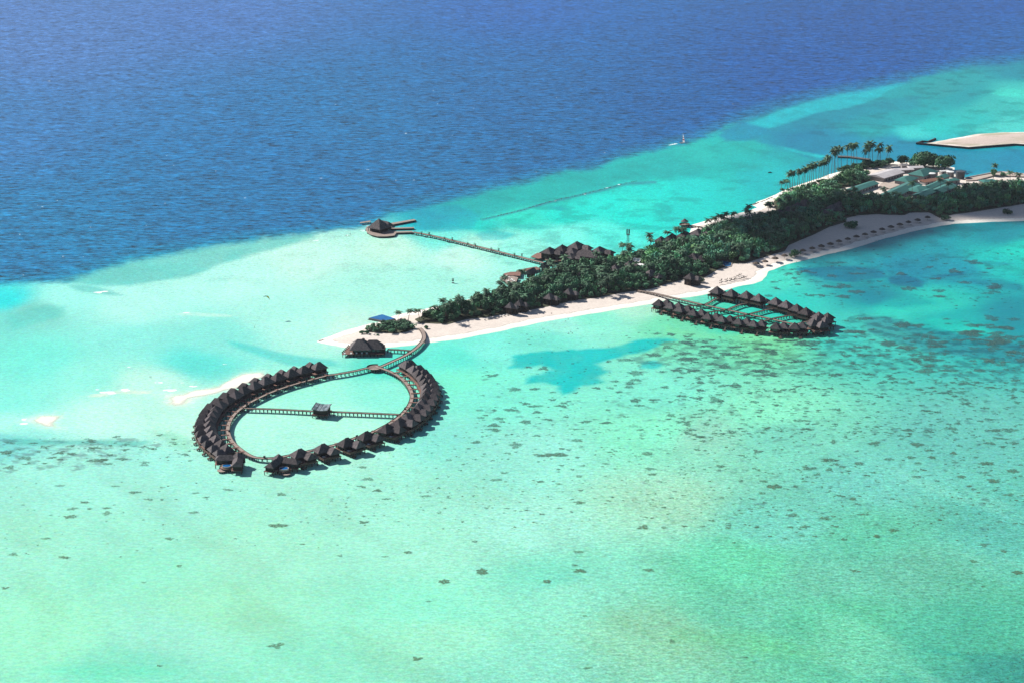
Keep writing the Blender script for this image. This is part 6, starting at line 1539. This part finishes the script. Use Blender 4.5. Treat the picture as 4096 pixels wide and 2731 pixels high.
p = G(1064, 1197, 14.0)
e = empty('kite', (p.x, p.y, 14.0), R(20))
seg = 12
def arc(n0, n1, m):
    vs = []; fs = []
    for i in range(n0, n1 + 1):
        t = R(-15 + 150 * i / seg); w = .75 * math.sin(math.pi * (i + .6) / (seg + 1.2)) + .1; r = 2.3
        x, z = r * math.cos(t), r * math.sin(t)
        vs += [(x, -w, z), (x, w, z), (x * .95, w, z * .95), (x * .95, -w, z * .95)]
    for i in range(n1 - n0):
        a, b = i * 4, i * 4 + 4
        fs += [(a + j, a + (j + 1) % 4, b + (j + 1) % 4, b + j) for j in range(4)]
    fs += [(3, 2, 1, 0), tuple(range((n1 - n0) * 4, (n1 - n0) * 4 + 4))]
    return MB().add(vs, fs).build('canopy_panel', m, e)
arc(0, 6, M_YEL); arc(6, 12, M_WHITE)
e.rotation_euler = (R(-50), 0, R(20)); e.scale = (1.15, 1.15, 1.15)
ks = G(1018, 1312, 0)
from mathutils import Matrix
_mi = (Matrix.Translation(e.location) @ e.rotation_euler.to_matrix().to_4x4() @ Matrix.Diagonal((1.15, 1.15, 1.15, 1))).inverted()
for s in (0, 1):
    t = R(-15 if s == 0 else 135); q0 = Vector((2.25 * math.cos(t), 0, 2.25 * math.sin(t)))
    MB().tube([q0, _mi @ Vector((ks.x, ks.y, 1.1))], .012, 3).build('line', M_STEEL, e)
tag(e, 'small yellow and white crescent kite flying over the pale left lagoon', 'kite')

p = G(1812, 1133, 0)
e = empty('channel_marker', (p.x, p.y, 0))
MB().tube([(0, 0, -.5), (0, 0, 3.6)], .14, 6).build('pole', M_STEEL, e)
MB().box(-.7, .7, -.5, .5, 1.6, 2.8).build('cage', M_STEEL, e); MB().box(-.9, .9, -.08, .08, 3.3, 3.7).build('top_bar', M_STEEL, e)
MB().prism([(1.1 * math.cos(t), 1.1 * math.sin(t)) for t in np.linspace(0, 6.283, 9)[:-1]], -.3, .35).build('float', M_STEEL, e)
tag(e, 'dark channel marker standing in pale water left of the lodges', 'marker')
p = G(*cC((120, 520))[0], 0)
e = empty('dinghy', (p.x, p.y, 0), R(5)); MB().tube([(-2.2, 0, .2), (0, 0, .15), (2.2, 0, .35)], [.5, .7, .1], 8).build('hull', M_STEEL, e); MB().box(-.8, .4, -.4, .4, .5, 1.2).build('console', M_STEEL, e)
tag(e, 'small dark dinghy anchored off the palm-lined far shore', 'boat')

# ================================================================== PEOPLE
def person_mesh(name, pose):
    J = {'pelvis': (0, 0, .95), 'chest': (0, .02, 1.28), 'neck': (0, .02, 1.47), 'head': (0, .0, 1.60), 'crown': (0, 0, 1.72)}
    for s, n in ((-1, 'l'), (1, 'r')):
        a = pose * s
        J['sh' + n] = (s * .19, .02, 1.40); J['el' + n] = (s * .27, .02 + .08 * a, 1.12); J['wr' + n] = (s * .29, -.06 + .1 * a, .88); J['ha' + n] = (s * .30, -.08 + .1 * a, .79)
        J['hip' + n] = (s * .10, 0, .90); J['kn' + n] = (s * .11, -.12 * a, .50); J['an' + n] = (s * .12, .05 - .22 * a, .09); J['to' + n] = (s * .13, -.13 - .22 * a, .03)
    E = [('pelvis', 'chest'), ('chest', 'neck'), ('neck', 'head'), ('head', 'crown')]
    for n in 'lr': E += [('chest', 'sh' + n), ('sh' + n, 'el' + n), ('el' + n, 'wr' + n), ('wr' + n, 'ha' + n), ('pelvis', 'hip' + n), ('hip' + n, 'kn' + n), ('kn' + n, 'an' + n), ('an' + n, 'to' + n)]
    keys = list(J); me = bpy.data.meshes.new(name); me.from_pydata([J[k] for k in keys], [(keys.index(a), keys.index(b)) for a, b in E], [])
    o = bpy.data.objects.new(name, me); C.objects.link(o)
    md = o.modifiers.new('skin', 'SKIN'); sub = o.modifiers.new('sub', 'SUBSURF'); sub.levels = 1; sub.render_levels = 1
    rad = {'pelvis': .145, 'chest': .15, 'neck': .055, 'head': .10, 'crown': .07, 'sh': .065, 'el': .042, 'wr': .03, 'ha': .035, 'hip': .09, 'kn': .06, 'an': .04, 'to': .035}
    for i, k in enumerate(keys):
        r = rad.get(k, rad.get(k[:-1], .05)); sv = me.skin_vertices[0].data[i]; sv.radius = (r, r * (.75 if k in ('pelvis', 'chest') else 1)); sv.use_root = (k == 'pelvis')
    dg = bpy.context.evaluated_depsgraph_get(); ev = o.evaluated_get(dg); m2 = bpy.data.meshes.new_from_object(ev); bpy.data.objects.remove(o)
    m2.name = name; m2.materials.clear(); m2.materials.append(M_SKIN)
    m2.polygons.foreach_set('use_smooth', np.ones(len(m2.polygons), bool))
    return m2
PM = [person_mesh('person_mesh_still', 0.15), person_mesh('person_mesh_walk', 1.0)]
SW = MB().lathe([(.14, .74), (.19, .82), (.185, 1.02), (.16, 1.06)], 10).mesh('swimwear_mesh'); SW.materials.append(M_SWIM)
def person(px, z, label, group, walk=0):
    p = G(*px, z)
    o = bpy.data.objects.new('person', PM[walk]); C.objects.link(o); o.location = (p.x, p.y, z); o.rotation_euler = (0, 0, random.uniform(0, 6.28))
    s = inst('swimwear', SW, o)
    tag(o, label, 'person', group)
cS = crop(1340, 920, 13.44)
for px, z, lab, g in ((cM((1102, 214))[0], -.7, 'person standing in shallow water, alone below the beach trees', 'people bathing off the long beach'), (cM((1123, 202))[0], -.9, 'person wading just right of the lone bather', 'people bathing off the long beach'), (cM((938, 304))[0], -.6, 'person in dark swimwear standing waist-deep, leftmost off the long beach', 'people bathing off the long beach'),
                      (cM((1127, 310))[0], -.7, 'person standing in the water, left of the three bathers', 'people bathing off the long beach'), (cM((1143, 300))[0], -.9, 'person in the water behind the three bathers\' middle', 'people bathing off the long beach'), (cM((1155, 310))[0], -.7, 'person standing in the water, right of the three bathers', 'people bathing off the long beach'),
                      (cM((992, 155))[0], 1.0, 'person walking on the dry sand below the trees', 'people on the long beach'), (cM((345, 230))[0], 1.0, 'person standing on the sand near the island boardwalk', 'people on the long beach'), (c5((560, 497))[0], 0.4, 'person walking along the waterline below the parasols', 'people on the long beach'),
                      (cS((600, 370))[0], -.5, 'person standing on the reef flat left of the pier, nearest the foam', 'people on the reef flat by the pier'), (cS((750, 375))[0], -.5, 'person standing on the reef flat left of the pier, second from the foam', 'people on the reef flat by the pier'), (cS((820, 275))[0], -.5, 'person standing farthest out on the reef flat left of the pier', 'people on the reef flat by the pier'),
                      (cS((860, 370))[0], -.5, 'person on the reef flat, closest to the arrival pier', 'people on the reef flat by the pier'), ((1018, 1314), -.4, 'person riding the water under the yellow kite', 'kite surfer'), (cO((990, 1010))[0], -.5, 'person standing in the left lagoon above the long sandbar', 'bathers in the left lagoon'), (cO((998, 1010))[0], -.6, 'person beside the bather above the long sandbar, to the right', 'bathers in the left lagoon')):
    person(px, z, lab, g, 1 if 'walk' in lab else 0)

# ================================================================== FOAM ON THE WATER
M_FOAM = mat('sea_foam', (0.85, 0.87, 0.87), (0.72, 0.76, 0.77), scale=0.8, rough=0.9)
fm = MB(); rf_ = random.Random(9)
def fleck(p, L, W, az):
    c_, s_ = math.cos(az), math.sin(az); n = 8; vs = []
    for i in range(n):
        t = 2 * math.pi * i / n; r = rf_.uniform(.55, 1.1); x, y = L * r * math.cos(t), W * r * math.sin(t)
        vs.append((p.x + x * c_ - y * s_, p.y + x * s_ + y * c_, .035))
    fm.add(vs + [(p.x, p.y, .06)], [(i, (i + 1) % n, n) for i in range(n)])
for k in range(170):
    x = rf_.uniform(-50, 4150); y = rf_.uniform(20, 1130); lim = np.interp(x, [p[0] for p in DEEP_EDGE[:-2]], [p[1] for p in DEEP_EDGE[:-2]])
    if y > lim - 15: continue
    if rf_.random() > .35 + .65 * y / 1100: continue
    s = rf_.uniform(.5, 1.0) ** 2
    fleck(G(x, y), rf_.uniform(.6, 1.8) * s, rf_.uniform(.6, 1.5) * s, R(15))
for a, b, n, s in (((30, 850), (140, 970), 8, .9),): pass
for px, L in ((cO((675, 445))[0], 8), (cO((1235, 580))[0], 5), (cO((1045, 1040))[0], 4), (cO((1280, 1062))[0], 5), (cO((1200, 1040))[0], 2), (cO((850, 938))[0], 3), (cO((1485, 918))[0], 2), (cO((640, 1085))[0], 3), (cO((700, 1105))[0], 9), (cO((820, 1088))[0], 8), (cO((180, 1310))[0], 6), (cO((160, 1283))[0], 5), (cO((1130, 1092))[0], 8),
              (cO((2085, 105))[0], 5), (cS((600, 300))[0], 3), (cN2((1550, 848))[0], 2), (cN2((1740, 803))[0], 2.5), (cN2((1900, 760))[0], 3), (cN2((1980, 738))[0], 3.5), (cN2((290, 638))[0], 2.5), (cJ2((290, 365))[0], 4), (cJ2((240, 345))[0], 3), (cJ2((330, 262))[0], 2)):
    p = G(*px)
    for j in range(3): fleck(p + Vector((rf_.uniform(-.5, .5) * L, rf_.uniform(-.5, .5) * L * .4, 0)), L * .5 * rf_.uniform(.5, 1), L * .22, R(12))
for j in range(16):
    t = j / 15; p = G(2706 - 30 * t * 1.0, 576 + 6 * t); fleck(p + Vector((rf_.uniform(-.5, .5), rf_.uniform(-1, 1), 0)), 1.6 * (1 - t * .6), 1.3 * (1 - t * .5), R(10))
fo = fm.build('sea_foam', M_FOAM); tag(fo, 'white foam flecks and small breaking crests on the water', 'foam', kind='stuff')

# ================================================================== A CLOUD OVERHEAD (outside the picture) THAT SHADES THE PARASOL BEACH
def cloud_material():
    m, nt, b = nodes_of('cloud_vapour')
    b.inputs['Base Color'].default_value = (.9, .9, .9, 1); b.inputs['Roughness'].default_value = 1.0; b.inputs['Specular IOR Level'].default_value = 0
    lw = nd(nt, 'ShaderNodeLayerWeight'); lw.inputs['Blend'].default_value = 0.5
    mr = nd(nt, 'ShaderNodeMapRange'); mr.inputs['To Min'].default_value = 0.29; mr.inputs['To Max'].default_value = 0.02
    lnk(nt, lw.outputs['Facing'], mr.inputs['Value']); lnk(nt, mr.outputs[0], b.inputs['Alpha'])
    return m
import bmesh
CZ = 980.0
off = Vector((sun_dir.x, sun_dir.y, 0)) * (CZ / sun_dir.z)
shade = [(p.x, p.y) for p in GP([(2900, 885), (3130, 850), (3400, 842), (3600, 822), (3900, 800), (4300, 780), (4700, 790), (4700, 870), (4096, 862), (3750, 872), (3600, 912), (3350, 968), (3180, 1008), (3080, 1020), (2960, 980)])]
SW_ = np.array(shade); rcl = np.random.default_rng(5)
bm = bmesh.new(); k = 0
while k < 150:
    x = rcl.uniform(SW_[:, 0].min(), SW_[:, 0].max()); y = rcl.uniform(SW_[:, 1].min(), SW_[:, 1].max())
    d = sdist(np.array([x]), np.array([y]), SW_)[0]
    if d < 6: continue
    r = min(16 + d * .9, 60) * rcl.uniform(.7, 1.15)
    q = bmesh.ops.create_icosphere(bm, subdivisions=2, radius=1.0)
    for v in q['verts']:
        n = 1 + .12 * math.sin(5 * v.co.x + k) * math.cos(4 * v.co.y - k)
        v.co = Vector((x + off.x + v.co.x * r * n, y + off.y + v.co.y * r * n, CZ + rcl.uniform(-.2, .2) + (v.co.z * r * .45 * n) + (k % 5) * 6))
    k += 1
cme = bpy.data.meshes.new('cloud'); bm.to_mesh(cme); bm.free()
cloud = link_mesh('cloud', cme, cloud_material(), smooth_=True); tag(cloud, kind='structure')

# ================================================================== HAZE
hz = MB().box(-61000, 61000, -61000, 81000, -1.5, 470).build('haze', None)
hm = bpy.data.materials.new('sea_haze'); hm.use_nodes = True
hm.node_tree.nodes.remove(hm.node_tree.nodes['Principled BSDF'])
pv_ = hm.node_tree.nodes.new('ShaderNodeVolumePrincipled')
pv_.inputs['Color'].default_value = (.80, .86, 1.0, 1); pv_.inputs['Density'].default_value = 0.000015; pv_.inputs['Anisotropy'].default_value = 0.0
hm.node_tree.links.new(pv_.outputs[0], hm.node_tree.nodes['Material Output'].inputs['Volume'])
hz.data.materials.append(hm); tag(hz, 'thin bluish sea haze over the lagoon', 'haze', kind='stuff')
